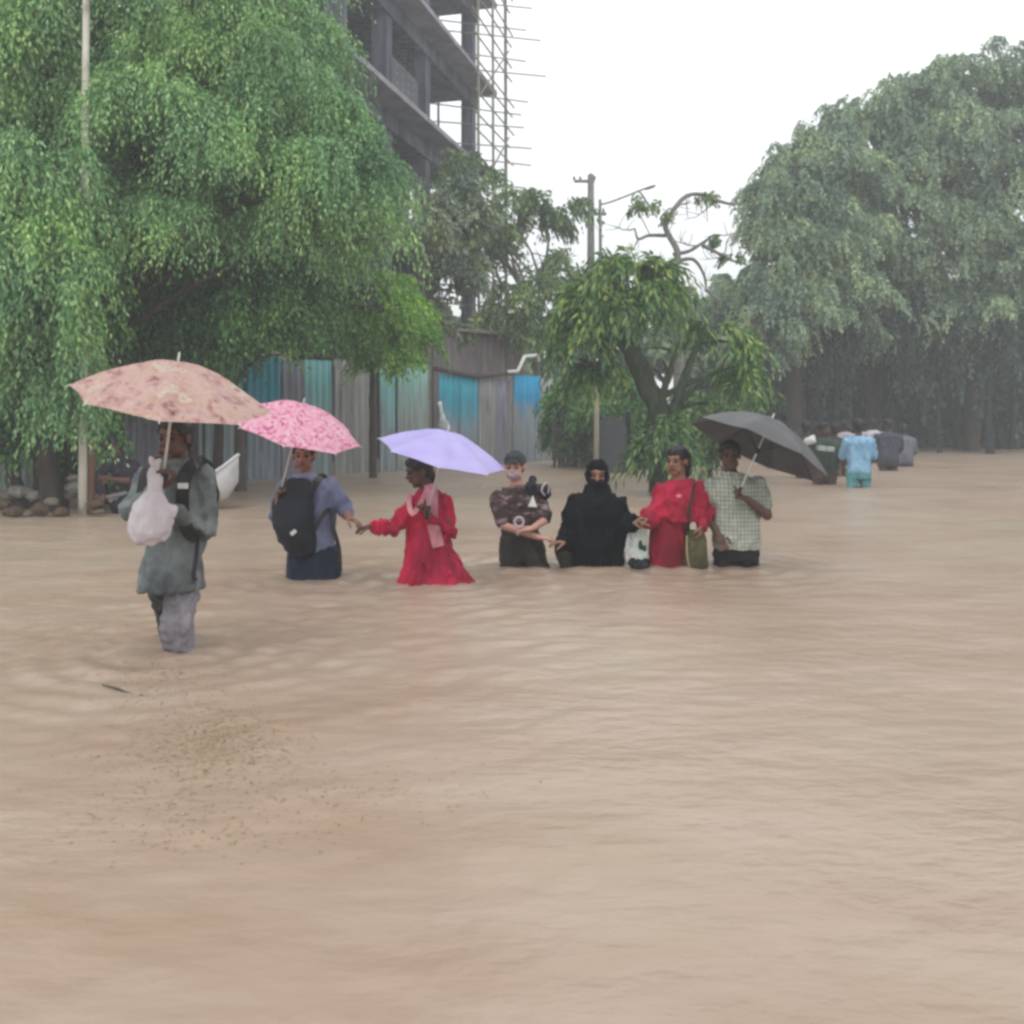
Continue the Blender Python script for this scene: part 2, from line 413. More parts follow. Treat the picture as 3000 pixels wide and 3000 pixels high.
def cl(px, py, Y, rx, ry, rz=None, w=None):
    """A clump centred where a photo pixel looks at distance Y, radii given in photo pixels across and up."""
    S = FPX / Y; c = (P(px, py, Y), (rx / S, (rz or rx) / S, ry / S)); return c + ((w,) if w else (c[1][0] * c[1][2],))
def gp(px, Y, z=None):
    x = (px - 1500) / FPX * Y; return Vector((x, Y, bed(x, Y) - 0.05 if z is None else z))

TL = 'feathery trees in front of the blue fence'
tree('feathery_tree', 'tall drooping feathery green tree that fills the upper left behind the pale pole', gp(330, 12.6),
     [P(340, 1100, 12.6), P(360, 800, 12.8), P(430, 400, 13)],
     [cl(420, 60, 13, 300, 130), cl(700, 170, 13, 230, 140), cl(880, 320, 12.6, 150, 130), cl(480, 320, 12.2, 240, 110), cl(760, 470, 12.2, 200, 100),
      cl(1000, 520, 12.4, 120, 110), cl(400, 560, 12.4, 170, 100), cl(600, 660, 12.6, 200, 80), cl(300, -80, 13, 330, 120), cl(620, -40, 13, 260, 110),
      cl(1080, 700, 12.4, 90, 90), cl(890, 130, 13.4, 120, 110), cl(860, 620, 12.8, 110, 60), cl(180, 760, 12.6, 120, 90)],
     13500, LEAF_A, BARK, 0.17, TL, leaf=(0.075, 0.012), L=1.05, droop=1.35, k=24, seed=11, fill=0.5, per=45, out=1.0, spread=.5)
tree('dark_backing_tree', 'added dense backing tree with shade-dark leaf colour behind the feathery trees and before the fence', gp(560, 15.6),
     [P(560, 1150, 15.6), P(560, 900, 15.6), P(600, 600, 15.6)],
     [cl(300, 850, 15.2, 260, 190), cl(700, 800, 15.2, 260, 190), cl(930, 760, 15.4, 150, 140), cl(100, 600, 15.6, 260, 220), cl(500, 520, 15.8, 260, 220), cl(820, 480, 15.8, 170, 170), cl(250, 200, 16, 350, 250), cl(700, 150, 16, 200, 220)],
     5200, LEAF_G, BARK, 0.16, None, leaf=(0.13, 0.04), L=0.8, droop=1.2, k=14, seed=27)  # added as dark backing so gaps in the front tree read as shade
tree('feathery_tree', 'leafy tree at the left picture edge with dark leaning trunks on the muddy bank', gp(150, 11.8),
     [P(140, 1250, 11.8), P(110, 1000, 11.7), P(60, 600, 11.5)],
     [cl(60, 520, 11.2, 190, 150), cl(120, 120, 12.4, 210, 170), cl(-120, 300, 12, 220, 220), cl(60, 760, 11.2, 170, 150), cl(120, 960, 11.4, 150, 130),
      cl(-80, 900, 11.6, 200, 180), cl(170, 1090, 11.6, 120, 90), cl(210, 620, 11.6, 100, 120), cl(170, 1240, 11.8, 90, 60)],
     9000, LEAF_A, BARK, 0.15, TL, leaf=(0.085, 0.014), L=0.9, droop=1.5, k=20, seed=23, fill=0.5, per=45, out=.8)
tree('leafy_shrub', 'shrubby tree hanging dark green leaves over the top of the fence', gp(640, 14.6),
     [P(640, 1200, 14.6), P(620, 1000, 14.4)],
     [cl(520, 930, 13.6, 190, 110), cl(740, 930, 13.4, 190, 110), cl(640, 830, 13.8, 220, 110), cl(860, 880, 13.4, 130, 100), cl(560, 1050, 13.8, 90, 60), cl(430, 1010, 13.6, 120, 110)],
     6000, LEAF_E, BARK, 0.10, None, leaf=(0.08, 0.016), L=0.65, droop=1.3, k=15, seed=31)
tree('bright_shrub', 'bright yellow green leafy tree leaning over the middle of the fence', gp(1090, 17.6),
     [P(1090, 1150, 17.4), P(1080, 980, 17.0)],
     [cl(1080, 860, 16.4, 110, 90), cl(1140, 960, 16.4, 90, 80), cl(1010, 950, 16.4, 100, 70), cl(1150, 1020, 16.4, 70, 40)],
     3000, LEAF_B, BARK, 0.08, None, leaf=(0.09, 0.016), L=0.65, droop=1.1, k=16, seed=37)
tree('sparse_tree', 'thin greyish half bare tree beside the building corner behind the fence', gp(1250, 20.2),
     [P(1252, 1000, 20.2), P(1240, 800, 20.2), P(1290, 620, 20.2)],
     [cl(1220, 700, 20, 110, 110), cl(1320, 620, 21, 110, 120), cl(1180, 860, 20, 90, 80), cl(1340, 820, 20.5, 100, 100), cl(1280, 940, 20.2, 90, 50)],
     1500, LEAF_F, BARK_G, 0.09, None, leaf=(0.14, 0.035), L=0.8, droop=0.8, k=8, seed=41, limb_r=0.4)
tree('street_tree', 'green tree with sky gaps standing left of the utility pole', gp(1570, 26),
     [P(1575, 1100, 26), P(1560, 950, 26), P(1500, 760, 26)],
     [cl(1400, 520, 27, 80, 70), cl(1480, 600, 26, 90, 70), cl(1600, 620, 26, 110, 60), cl(1420, 700, 26, 90, 110), cl(1560, 850, 25, 120, 70), cl(1480, 960, 25, 110, 90),
      cl(1640, 780, 26, 90, 60), cl(1360, 620, 27, 70, 90), cl(1330, 480, 28, 90, 60), cl(1640, 950, 25, 100, 80)],
     1900, LEAF_C, BARK_G, 0.14, None, leaf=(0.18, 0.035), L=1.0, droop=1.1, k=9, seed=43, fill=0.7)
# vine-clad forked tree in the middle
t = thing('vine_tree', gp(1935, 14.5), 'forked tree wrapped in drooping vines at the water edge behind the woman in red', 'tree')
vb = gp(1935, 14.5)
trunk(vb, [P(1930, 1250, 14.5), P(1890, 1120, 14.5), P(1835, 950, 14.4), P(1800, 830, 14.3)], t, BARK_V, 0.21,
      [(0.12, P(2070, 940, 14.6), 0.15), (0.3, P(1990, 1000, 14.2), 0.09), (0.6, P(1730, 900, 14.3), 0.07), (0.9, P(1890, 800, 14.4), 0.05), (0.4, P(2200, 1060, 14.8), 0.06)], bendy=0.08, seed=5, r1=0.10)
foliage('crown', [cl(1850, 780, 14.5, 90, 35), cl(1740, 860, 14.5, 60, 40), cl(1920, 860, 14.6, 60, 35), cl(1690, 960, 14.5, 35, 40), cl(1820, 900, 14.2, 50, 40)],
        420, t, LEAF_H, leaf=(0.18, 0.022), L=0.95, droop=1.35, k=18, seed=51, fill=0.7, spread=0.5, out=1.3, per=14)
foliage('vines', [cl(2080, 960, 14.7, 60, 35), cl(2190, 1010, 14.8, 50, 30), cl(2150, 1090, 14.6, 60, 35), cl(1960, 1290, 14.0, 50, 60), cl(1890, 1310, 14.0, 35, 45), cl(1740, 1090, 15.0, 60, 45), cl(2090, 1220, 14.6, 50, 35)],
        400, t, LEAF_H, leaf=(0.17, 0.021), L=0.7, droop=1.25, k=15, seed=53, fill=0.7, spread=0.5, out=1.1, per=10)
# bushes at the far water edge
for i, (px, py, Y, rx, ry, lab, mt, sd) in enumerate([
        (1680, 1190, 21, 60, 130, 'dark green bush in the corner just right of the fence end', LEAF_E, 61),
        (1800, 1150, 20, 90, 150, 'mid green bush around the thin pale post', LEAF_E, 63),
        (2080, 1240, 17, 110, 90, 'low bush with yellowish tips right of the forked trunk', LEAF_C, 65),
        (2080, 900, 30, 130, 80, 'distant pale green rounded tree under the bare branches', LEAF_D, 67)]):
    b = gp(px, Y); tree('bush', lab, b, [P(px, py + ry * .5, Y), P(px, py, Y)], [cl(px, py, Y, rx, ry), cl(px - rx * .4, py + ry * .5, Y, rx * .8, ry * .6), cl(px + rx * .4, py + ry * .45, Y, rx * .7, ry * .6)],
         1100, mt, BARK, 0.06, None, 'bush', leaf=(0.12, 0.024), L=0.6, droop=1.1, k=15, seed=sd)
# large hazy trees on the right
TR = 'tall hazy trees along the right bank'
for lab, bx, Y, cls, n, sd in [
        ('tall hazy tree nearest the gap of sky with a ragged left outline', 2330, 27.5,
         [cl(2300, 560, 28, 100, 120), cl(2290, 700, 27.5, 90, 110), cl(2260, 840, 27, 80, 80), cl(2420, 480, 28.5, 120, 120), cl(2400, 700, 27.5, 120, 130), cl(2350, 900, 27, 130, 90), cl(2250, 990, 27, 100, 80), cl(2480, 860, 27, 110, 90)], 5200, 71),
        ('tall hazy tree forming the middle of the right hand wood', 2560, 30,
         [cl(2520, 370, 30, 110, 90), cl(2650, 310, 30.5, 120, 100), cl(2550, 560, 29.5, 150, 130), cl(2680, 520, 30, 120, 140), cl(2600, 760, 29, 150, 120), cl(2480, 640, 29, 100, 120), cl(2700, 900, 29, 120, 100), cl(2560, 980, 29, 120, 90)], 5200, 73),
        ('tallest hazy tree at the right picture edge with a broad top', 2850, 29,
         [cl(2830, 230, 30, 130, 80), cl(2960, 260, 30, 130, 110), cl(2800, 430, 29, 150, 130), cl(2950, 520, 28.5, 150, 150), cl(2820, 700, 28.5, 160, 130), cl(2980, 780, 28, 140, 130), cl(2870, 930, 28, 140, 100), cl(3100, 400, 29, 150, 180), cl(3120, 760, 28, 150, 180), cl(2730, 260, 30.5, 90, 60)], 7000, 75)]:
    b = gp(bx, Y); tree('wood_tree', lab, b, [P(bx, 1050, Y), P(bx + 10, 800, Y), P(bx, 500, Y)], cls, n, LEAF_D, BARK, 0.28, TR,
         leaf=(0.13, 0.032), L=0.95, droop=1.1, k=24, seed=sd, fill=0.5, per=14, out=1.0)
# understorey: slim dark trunks with creepers, one tree each
rng = random.Random(4)
spots = [(2215, 28, 900), (2270, 30, 820), (2385, 29, 860), (2440, 27, 940), (2500, 31, 800), (2625, 28, 900), (2690, 31, 840), (2755, 27.5, 950), (2800, 30, 860), (2905, 27, 940), (2960, 30, 860)]
places = ['left end', 'second from the left', 'third from the left', 'just left of the distant waders', 'directly behind the wader in blue', 'behind the waders in dark grey',
          'just right of the distant waders', 'fifth from the right', 'third from the right', 'second from the right', 'right end']
for (px, Y, ty), pl in zip(spots, places):
    b = gp(px, Y); x1 = px + rng.randint(-20, 20)
    tt = thing('slim_tree', b, 'slim dark creeper hung trunk under the hazy wood, ' + pl, 'tree', 'slim trunks under the right hand wood')
    trunk(b, [P((px + x1) / 2 + rng.randint(-12, 12), (1330 + ty) / 2, Y), P(x1, ty, Y)], tt, BARK_D, rng.uniform(.07, .14), seed=px)
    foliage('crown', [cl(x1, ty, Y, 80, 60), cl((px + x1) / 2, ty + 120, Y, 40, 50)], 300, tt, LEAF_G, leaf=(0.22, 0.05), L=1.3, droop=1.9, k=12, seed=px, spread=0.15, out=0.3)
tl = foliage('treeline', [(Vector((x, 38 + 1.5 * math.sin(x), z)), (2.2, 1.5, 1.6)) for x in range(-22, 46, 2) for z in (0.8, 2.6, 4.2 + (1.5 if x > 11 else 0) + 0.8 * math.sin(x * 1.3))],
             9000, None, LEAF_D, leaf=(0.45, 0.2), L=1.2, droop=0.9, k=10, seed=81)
set_tag(tl, 'dense dark wood closing the view behind the right hand trees', 'treeline', None, 'stuff')
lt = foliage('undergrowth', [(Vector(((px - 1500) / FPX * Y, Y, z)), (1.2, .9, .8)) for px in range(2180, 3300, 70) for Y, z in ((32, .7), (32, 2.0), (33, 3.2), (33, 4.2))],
             7000, None, LEAF_G, leaf=(0.35, 0.14), L=1.0, droop=1.2, k=9, seed=83)  # leaf colour kept dark to stand for shade under the trees
set_tag(lt, 'tangled undergrowth coloured dark as shade beneath the tall right hand trees', 'undergrowth', None, 'stuff')

# bare tree against the sky
def bare(bm, p, d, L, r, depth, rng):
    q = [p]; dd = d.normalized()
    for i in range(6):
        dd = (dd + Vector((rng.uniform(-.35, .35), rng.uniform(-.35, .35), rng.uniform(-.22, .25)))).normalized(); q.append(q[-1] + dd * L / 6)
    tube(bm, q, [r * (1 - 0.55 * i / 6) for i in range(7)], 6)
    if depth:
        for _ in range(3 if depth > 1 else 4):
            i = rng.randint(2, 6); a = Vector((rng.uniform(-1, 1), rng.uniform(-.6, .6), rng.uniform(-.45, .8)))
            bare(bm, q[i], dd * 0.6 + a, L * 0.62, r * 0.5, depth - 1, rng)
Y = 21.0; b = gp(1985, Y); t = thing('bare_tree', b, 'nearly leafless grey tree with curling branches against the white sky', 'tree')
bm = bmesh.new(); S = FPX / Y
tube(bm, spline([b, P(1990, 1000, Y), P(1975, 800, Y)], 8), [.15 - .008 * i for i in range(8)], 8)
for path, r in [([(1975, 800), (1985, 740), (1960, 690), (1950, 660), (1970, 620), (2010, 575), (2060, 570), (2110, 590), (2150, 600)], .075),
                ([(1975, 745), (2020, 735), (2060, 710), (2090, 690)], .05), ([(1980, 765), (2030, 760), (2060, 800), (2070, 850)], .05),
                ([(1950, 690), (1900, 690), (1870, 700), (1860, 670)], .045), ([(1980, 770), (1920, 770), (1890, 800)], .04),
                ([(2060, 720), (2100, 740), (2150, 765), (2185, 775)], .05), ([(1955, 660), (1935, 640), (1960, 610)], .03),
                ([(2070, 850), (2110, 880)], .04), ([(2060, 575), (2070, 610), (2072, 650)], .018), ([(2040, 578), (2040, 620)], .015), ([(2010, 580), (2015, 640)], .013),
                ([(1870, 700), (1850, 740)], .02), ([(1975, 800), (1965, 850), (1950, 900)], .06), ([(1900, 600), (1870, 560), (1850, 590), (1880, 640), (1905, 690)], .022)]:
    q = [P(x, y, Y + 0.25 * math.sin(x * .05)) for x, y in path]; q = spline(q, 4 * len(q)); k = len(q)
    tube(bm, q, [r * (1 - .6 * i / (k - 1)) for i in range(k)], 6)
rg = random.Random(8)
for x, y in [(2100, 590), (2150, 765), (2090, 690), (1860, 670), (1890, 800), (1960, 612), (2070, 850), (2040, 720), (1985, 620), (2120, 750)]:
    bare(bm, P(x, y, Y), Vector((rg.uniform(-1, 1), rg.uniform(-.5, .5), rg.uniform(-.3, .7))), .55, .018, 1, rg)
obj('trunk', bm, BARK_G, t)
foliage('crown', [cl(2130, 750, Y, 35, 15), cl(2060, 575, Y, 50, 12), cl(1970, 640, Y, 30, 20), cl(1885, 600, Y, 40, 25), cl(2080, 700, Y, 35, 12)], 130, t, LEAF_C, leaf=(.10, .03), L=.3, k=8, seed=91)

# ------------------------------------------------------------------ building under construction
m = Mat('raw concrete', 0.9, 0.15); v = m.coord()
cc = m.ramp(m.noise(v, 0.7, 7), [(0.3, lin('#5c606c')), (0.6, lin('#7b7e8a')), (0.8, lin('#97969a'))])
st = m.ramp(m.noise(m.coord(scale=(2.5, 2.5, .25)), 2, 5), [(0.35, (0.45, 0.46, 0.48, 1)), (0.6, (1, 1, 1, 1))])
m.base(m.mix(1.0, cc, st, 'MULTIPLY')); m.bump(m.noise(v, 12, 5), 0.3, 0.02); CONC = m.m
m = Mat('grey block infill', 0.9, 0.1); v = m.coord(); br = m.n('ShaderNodeTexBrick')
mp = m.coord(rot=(R(90), 0, 0)); m.l(mp, br.inputs['Vector']); br.inputs['Scale'].default_value = 2.2
br.inputs['Color1'].default_value = lin('#5a5a63'); br.inputs['Color2'].default_value = lin('#6b6a70'); br.inputs['Mortar'].default_value = lin('#8f8e90')
m.base(br.outputs['Color']); BLOCK = m.m
PLAST = plain('cream plaster', '#c3b89a', 0.85)
Rc = Vector((-1.2, 34, 0)); fd = Vector((0.25, 1, 0)).normalized(); inn = Vector((-1, 0.25, 0)).normalized()
bl = thing('unfinished_building', (Rc.x, Rc.y, 0), 'tall unfinished grey concrete building rising behind the left trees', 'building')
ang = math.atan2(fd.y, fd.x)
rotz = Matrix.Rotation(ang, 3, 'Z')
def bpos(t, d, z): return Rc - fd * t + inn * d + Vector((0, 0, z))     # t back towards the camera, d into the building
LV = [3.1, 6.2, 9.3, 12.4, 15.5, 18.6]
LEN, DEP = 14.5, 11.0
for z in LV:
    bm = bmesh.new(); box(bm, bpos(LEN / 2, DEP / 2, z), (LEN, DEP, .22), rotz)
    box(bm, bpos(LEN / 2, 0.12, z - .30), (LEN, .22, .40), rotz)
    o = obj('floor_slab', bm, CONC, bl, False)
    bm = bmesh.new(); box(bm, bpos(LEN / 2, -0.35, z + .02), (LEN - .1, .72, .14), rotz); obj('ledge', bm, plain('pale ledge', '#928f98', .85, var=.35, scale=1.5), bl, False)
for i, t_ in enumerate([0.2, 5.2, 8.4, 11.4, 14.2]):
    for d_ in (0.3, 5.5, 10.6):
        if t_ < 1 and d_ > 1: continue
        bm = bmesh.new(); box(bm, bpos(t_, d_, 9.2), (.42, .42, 18.5), rotz); obj('column', bm, CONC, bl, False)
z0 = 0
for k_, z in enumerate(LV):
    bm = bmesh.new()
    box(bm, bpos(9.8, 3.2, (z0 + z) / 2), (9.0, .15, 2.6), rotz)                       # set-back infill wall
    box(bm, bpos(5.25, 5.8, (z0 + z) / 2), (.15, 10.2, 2.7), rotz)                     # cross wall
    obj('infill_wall', bm, BLOCK, bl, False)
    if k_ in (1, 3, 4):
        bm = bmesh.new(); box(bm, bpos(7.0, .35, z0 + 1.0), (3.0, .12, 1.6), rotz); obj('parapet', bm, BLOCK, bl, False)
    z0 = z
bm = bmesh.new(); box(bm, bpos(14.6, 0.3, 9), (.5, .7, 17.5), rotz); obj('plastered_pier', bm, PLAST, bl, False)
# scaffold on the corner
BAMB = plain('weathered bamboo', '#8f8a7c', .8)
sc = thing('bamboo_scaffold', bpos(0, -1.0, 0), 'tall scaffold of thin poles with loose ends at the corner of the unfinished building', 'scaffold')
rg = random.Random(12)
for j, (t_, d_) in enumerate([(-.5, -.9), (1.6, -1.0), (3.4, -1.0), (-.4, 1.6), (1.7, 1.8)]):
    bm = bmesh.new(); tube(bm, [bpos(t_, d_, -.1), bpos(t_ + .05, d_, 9), bpos(t_, d_ + .05, 19.5)], .06 if j == 0 else .045, 7); obj('upright', bm, BAMB, sc)
for z in np.arange(1.2, 19, .62):
    z = float(z) + rg.uniform(-.15, .15)
    bm = bmesh.new(); tube(bm, [bpos(1.7 + rg.uniform(-.3, .3), 1.8, z), bpos(-.5, -.9 - rg.uniform(.3, 1.5), z + rg.uniform(-.08, .1))], .024, 6); obj('crossbar', bm, BAMB, sc)
    bm = bmesh.new(); tube(bm, [bpos(3.6 + rg.uniform(0, .8), -1.0, z + .1), bpos(-.6 - rg.uniform(0, .9), -.95, z + .1 + rg.uniform(-.1, .1))], .028, 6); obj('ledger', bm, BAMB, sc)
for z in np.arange(2, 18, 3.1):
    z = float(z); bm = bmesh.new(); tube(bm, [bpos(3.4, -1.05, z), bpos(-.5, -1.0, z + 2.8)], .03, 6); obj('brace', bm, BAMB, sc)

# lower structure behind the fence: brown tin shed
def corrugated(p0, p1, z0, z1, wl=0.15, amp=0.022, name='panel', mat=None, parent=None, wave=0.01, seed=0, thick=0.0):
    p0, p1 = Vector(p0), Vector(p1); d = p1 - p0; L = d.length; d.normalize(); nrm = Vector((d.y, -d.x, 0))
    n = max(8, int(L / wl * 8)); rows = 7; bm = bmesh.new(); vs = []
    for j in range(rows):
        row = []
        for i in range(n + 1):
            u = L * i / n; zt = z0 + (z1 - z0) * j / (rows - 1)
            if j == rows - 1: zt += 0.015 * noise.noise(Vector((u * 3, seed, 0)))
            off = amp * math.sin(2 * PI * u / wl) + wave * noise.noise(Vector((u * 1.2, zt * .8, seed))) * 3
            row.append(bm.verts.new(p0 + d * u + nrm * off + Vector((0, 0, zt))))
        vs.append(row)
    for a, b in zip(vs, vs[1:]):
        for i in range(n): bm.faces.new((a[i], a[i + 1], b[i + 1], b[i]))
    o = obj(name, bm, mat, parent); md = o.modifiers.new('sheet', 'SOLIDIFY'); md.thickness = 0.003; return o
def tin(name, base, paint, pstart, pend, rust='#6b5a50'):
    """Corrugated sheet: bare metal with old paint on its upper part, peeled and streaked downwards."""
    m = Mat(name, 0.6, 0.4); v = m.coord(); sp = m.n('ShaderNodeSeparateXYZ'); c = m.n('ShaderNodeTexCoord'); m.l(c.outputs['Object'], sp.inputs[0])
    b = lin(base); metal = m.ramp(m.noise(m.coord(scale=(5, 5, .5)), 2.0, 6), [(0.3, tuple(x * .6 for x in b[:3]) + (1,)), (0.65, b), (.85, tuple(min(1, x * 1.35) for x in b[:3]) + (1,))])
    metal = m.mix(m.ramp(m.noise(m.coord(scale=(3, 3, .7)), 1.6, 7), [(0.58, (0, 0, 0, 1)), (0.74, (.7, .7, .7, 1))]), metal, lin(rust))
    a = m.n('ShaderNodeMath', operation='ADD'); m.l(sp.outputs['Z'], a.inputs[0])
    nz_ = m.n('ShaderNodeMapRange'); nz_.inputs['To Min'].default_value = -.7; nz_.inputs['To Max'].default_value = .7
    m.l(m.noise(m.coord(scale=(2.2, 2.2, .8)), 1.7, 6), nz_.inputs['Value']); m.l(nz_.outputs[0], a.inputs[1])
    mk = m.n('ShaderNodeMapRange'); mk.inputs['From Min'].default_value = pstart; mk.inputs['From Max'].default_value = pend; m.l(a.outputs[0], mk.inputs['Value'])
    gr = m.ramp(m.noise(m.coord(scale=(7, 7, .35)), 1.5, 6, .65), [(.40, (.40, .40, .42, 1)), (.60, (1, 1, 1, 1))])
    m.base(m.mix(.38, m.mix(mk.outputs[0], metal, lin(paint)), gr, 'MULTIPLY')); return m.m
shed = thing('tin_shed', P(1385, 1350, 26), 'mauve brown corrugated tin shed standing behind the right part of the fence', 'shed')
SHED = tin('mauve tin', '#948a8c', '#8d8a8e', 3.2, 5.0, '#857470')
shed_xy = lambda px, Y: Vector(((px - 1500) / FPX * Y, Y, 0))
corrugated(shed_xy(1235, 23.4), shed_xy(1530, 25.6), -.5, 3.3, wl=.2, name='front_wall', mat=SHED, parent=shed)
corrugated(shed_xy(1530, 25.6), shed_xy(1480, 29.5), -.5, 3.2, wl=.2, name='side_wall', mat=SHED, parent=shed, seed=4)
bm = bmesh.new(); q = [shed_xy(1225, 23.1) + Vector((0, 0, 3.27)), shed_xy(1540, 25.4) + Vector((0, 0, 3.22)), shed_xy(1490, 29.7) + Vector((0, 0, 3.6)), shed_xy(1190, 27.5) + Vector((0, 0, 3.7))]
f = bm.faces.new([bm.verts.new(a) for a in q]); o = obj('roof', bm, SHED, shed, False); md = o.modifiers.new('t', 'SOLIDIFY'); md.thickness = .04

# ------------------------------------------------------------------ tin fence
FA, FB = Vector((0.83, 23.3, 0)), Vector((-7.3, 13.6, 0)); fdir = (FB - FA).normalized(); fn = Vector((-fdir.y, fdir.x, 0))
if fn.y > 0: fn = -fn
def fpt(px):
    """Where the sight line of a photo column meets the fence line."""
    k = (px - 1500) / FPX; t = (k * FA.y - FA.x) / (fdir.x - k * fdir.y); return FA + fdir * t
fence = thing('tin_fence', (fpt(1000).x, fpt(1000).y, 0), 'long corrugated tin fence with faded turquoise paint along the flooded road', 'fence')
T1 = tin('pale teal tin', '#a0b0b4', '#7dc0c0', .9, 1.7); T2 = tin('mauve grey tin', '#9a9aa8', '#9ab0bc', 1.9, 3.2)
T3 = tin('turquoise tin', '#9aa6b2', '#3aa9bf', .8, 1.5); T4 = tin('bright blue tin', '#a2acb4', '#25a3d2', 1.15, 1.5)
T5 = tin('beige tin', '#a8a8a6', '#a2b0b4', 2.0, 3.2); T6 = tin('faded green tin', '#a2b0ac', '#90c4bc', 1.1, 2.2)
panels = [(-330, -160, T2, 2.2), (-158, -20, T1, 2.25), (-18, 60, T1, 2.2), (62, 140, T6, 2.15), (142, 300, T2, 2.2), (302, 400, T2, 2.2), (402, 500, T2, 2.15), (502, 600, T1, 2.2), (602, 718, T1, 2.2), (720, 822, T3, 2.2), (824, 890, T2, 2.15), (893, 975, T1, 2.2), (978, 1080, T5, 2.22),
          (1112, 1160, T1, 2.2), (1162, 1252, T6, 2.22), (1284, 1345, T3, 1.98), (1347, 1402, T3, 1.95), (1404, 1450, T5, 1.95), (1452, 1500, T2, 1.95), (1503, 1580, T4, 2.05), (1582, 1618, T5, 2.0)]
for i, (a, b, mt, h) in enumerate(panels):
    j = random.uniform(-.03, .03); pa, pb = fpt(a) + fn * j, fpt(b) + fn * (j + random.uniform(-.02, .02))
    corrugated(pa, pb, -.75, h + random.uniform(-.03, .03), wl=.16, amp=.026, mat=mt, parent=fence, seed=i)
    if i in (5, 9, 12, 17): 
        pass
WOOD = plain('dark wet wood', '#4d4741', .8); WOOD_P = plain('pale weathered wood', '#a59c8c', .8)
for px, h, r, mt in [(-20, 2.3, .05, WOOD), (141, 2.3, .05, WOOD), (401, 2.3, .05, WOOD), (601, 2.3, .05, WOOD), (823, 2.25, .06, WOOD_P), (891, 2.0, .05, WOOD), (1096, 2.2, .10, WOOD), (1268, 2.9, .075, WOOD), (1403, 2.05, .04, WOOD), (1501, 2.1, .05, WOOD_P), (1610, 2.1, .07, WOOD_P)]:
    p = fpt(px) + fn * -.09; bm = bmesh.new(); tube(bm, [p + Vector((0, 0, -.7)), p + Vector((.02, 0, 1)), p + Vector((0, 0, h))], r, 8); obj('post', bm, mt, fence)
bm = bmesh.new(); a, b = fpt(1270), fpt(1500); tube(bm, [a + fn * .05 + Vector((0, 0, 2.12)), (a + b) / 2 + fn * .05 + Vector((0, 0, 1.98)), b + fn * .05 + Vector((0, 0, 2.1))], .05, 8); obj('top_rail', bm, WOOD, fence)
# white bent pipe on top of the fence
PVC = plain('white plastic pipe', '#dcdcd6', .4)
q = [fpt(px) + fn * .12 + Vector((0, 0, CAMH + (HOR - py) / FPX * fpt(px).y)) for px, py in [(1478, 1090), (1505, 1088), (1525, 1045), (1562, 1042), (1566, 1058)]]
bm = bmesh.new(); tube(bm, q, .045, 8); o = top(obj('bent_pipe', bm, PVC), q[0]); set_tag(o, 'bent white plastic pipe hooked over the top of the tin fence', 'pipe')
# pale rag hanging on the fence post
bm = bmesh.new(); q = [fpt(1272) + fn * .16 + Vector((0, 0, CAMH + (HOR - py) / FPX * fpt(1272).y)) + Vector((dx, 0, 0)) for py, dx in [(1178, 0), (1200, .03), (1225, .06), (1262, .1)]]
tube(bm, q, [(.05, .03), (.035, .02), (.07, .03), (.16, .04)], 10); o = top(obj('hanging_rag', bm, cloth('pale rag', '#c9d2d6', '#e2e8ea')), q[0]); set_tag(o, 'pale rag knotted to the dark fence post above the lavender umbrella', 'rag')
# dark round-topped thing at the water edge, beside it a dark box-like shed
dk = thing('gate_pillar', gp(1785, 19), 'dark grey round topped pillar at the water edge behind the woman in black', 'pillar')
bm = bmesh.new(); box(bm, P(1790, 1330, 19), (.58, .35, 1.1)); o = obj('pillar_block', bm, plain('dark painted block', '#494d50', .7), dk, False)
bm = bmesh.new(); bmesh.ops.create_cone(bm, segments=24, radius1=.29, radius2=.29, depth=.33, cap_ends=True, matrix=Matrix.Translation(P(1790, 1262, 19)) @ Matrix.Rotation(PI / 2, 4, 'X'))
obj('rounded_cap', bm, plain('dark painted block', '#494d50', .7), dk, False)
bm = bmesh.new(); box(bm, P(1838, 1300, 18.9), (.09, .12, 1.25)); obj('side_rib', bm, BLACKP, dk, False)
pp = gp(1745, 18.5); bm = bmesh.new(); tube(bm, [pp, P(1748, 1200, 18.5), P(1746, 1070, 18.5)], .05, 8)
o = top(obj('thin_post', bm, WOOD_P), pp); set_tag(o, 'thin pale post standing in the bushes above the woman in black', 'post')
kb = thing('low_gate', gp(1680, 20.5), 'low dark gate in shadow between the fence end and the round topped pillar', 'gate')
for i in range(9):
    bm = bmesh.new(); x = 1625 + i * 13; box(bm, P(x, 1310, 20.5), (.06, .04, 1.0)); obj('bar', bm, WOOD, kb, False)
bm = bmesh.new(); box(bm, P(1677, 1262, 20.4), (.86, .05, .07)); box(bm, P(1677, 1335, 20.4), (.86, .05, .07)); obj('gate_rail', bm, WOOD, kb, False)

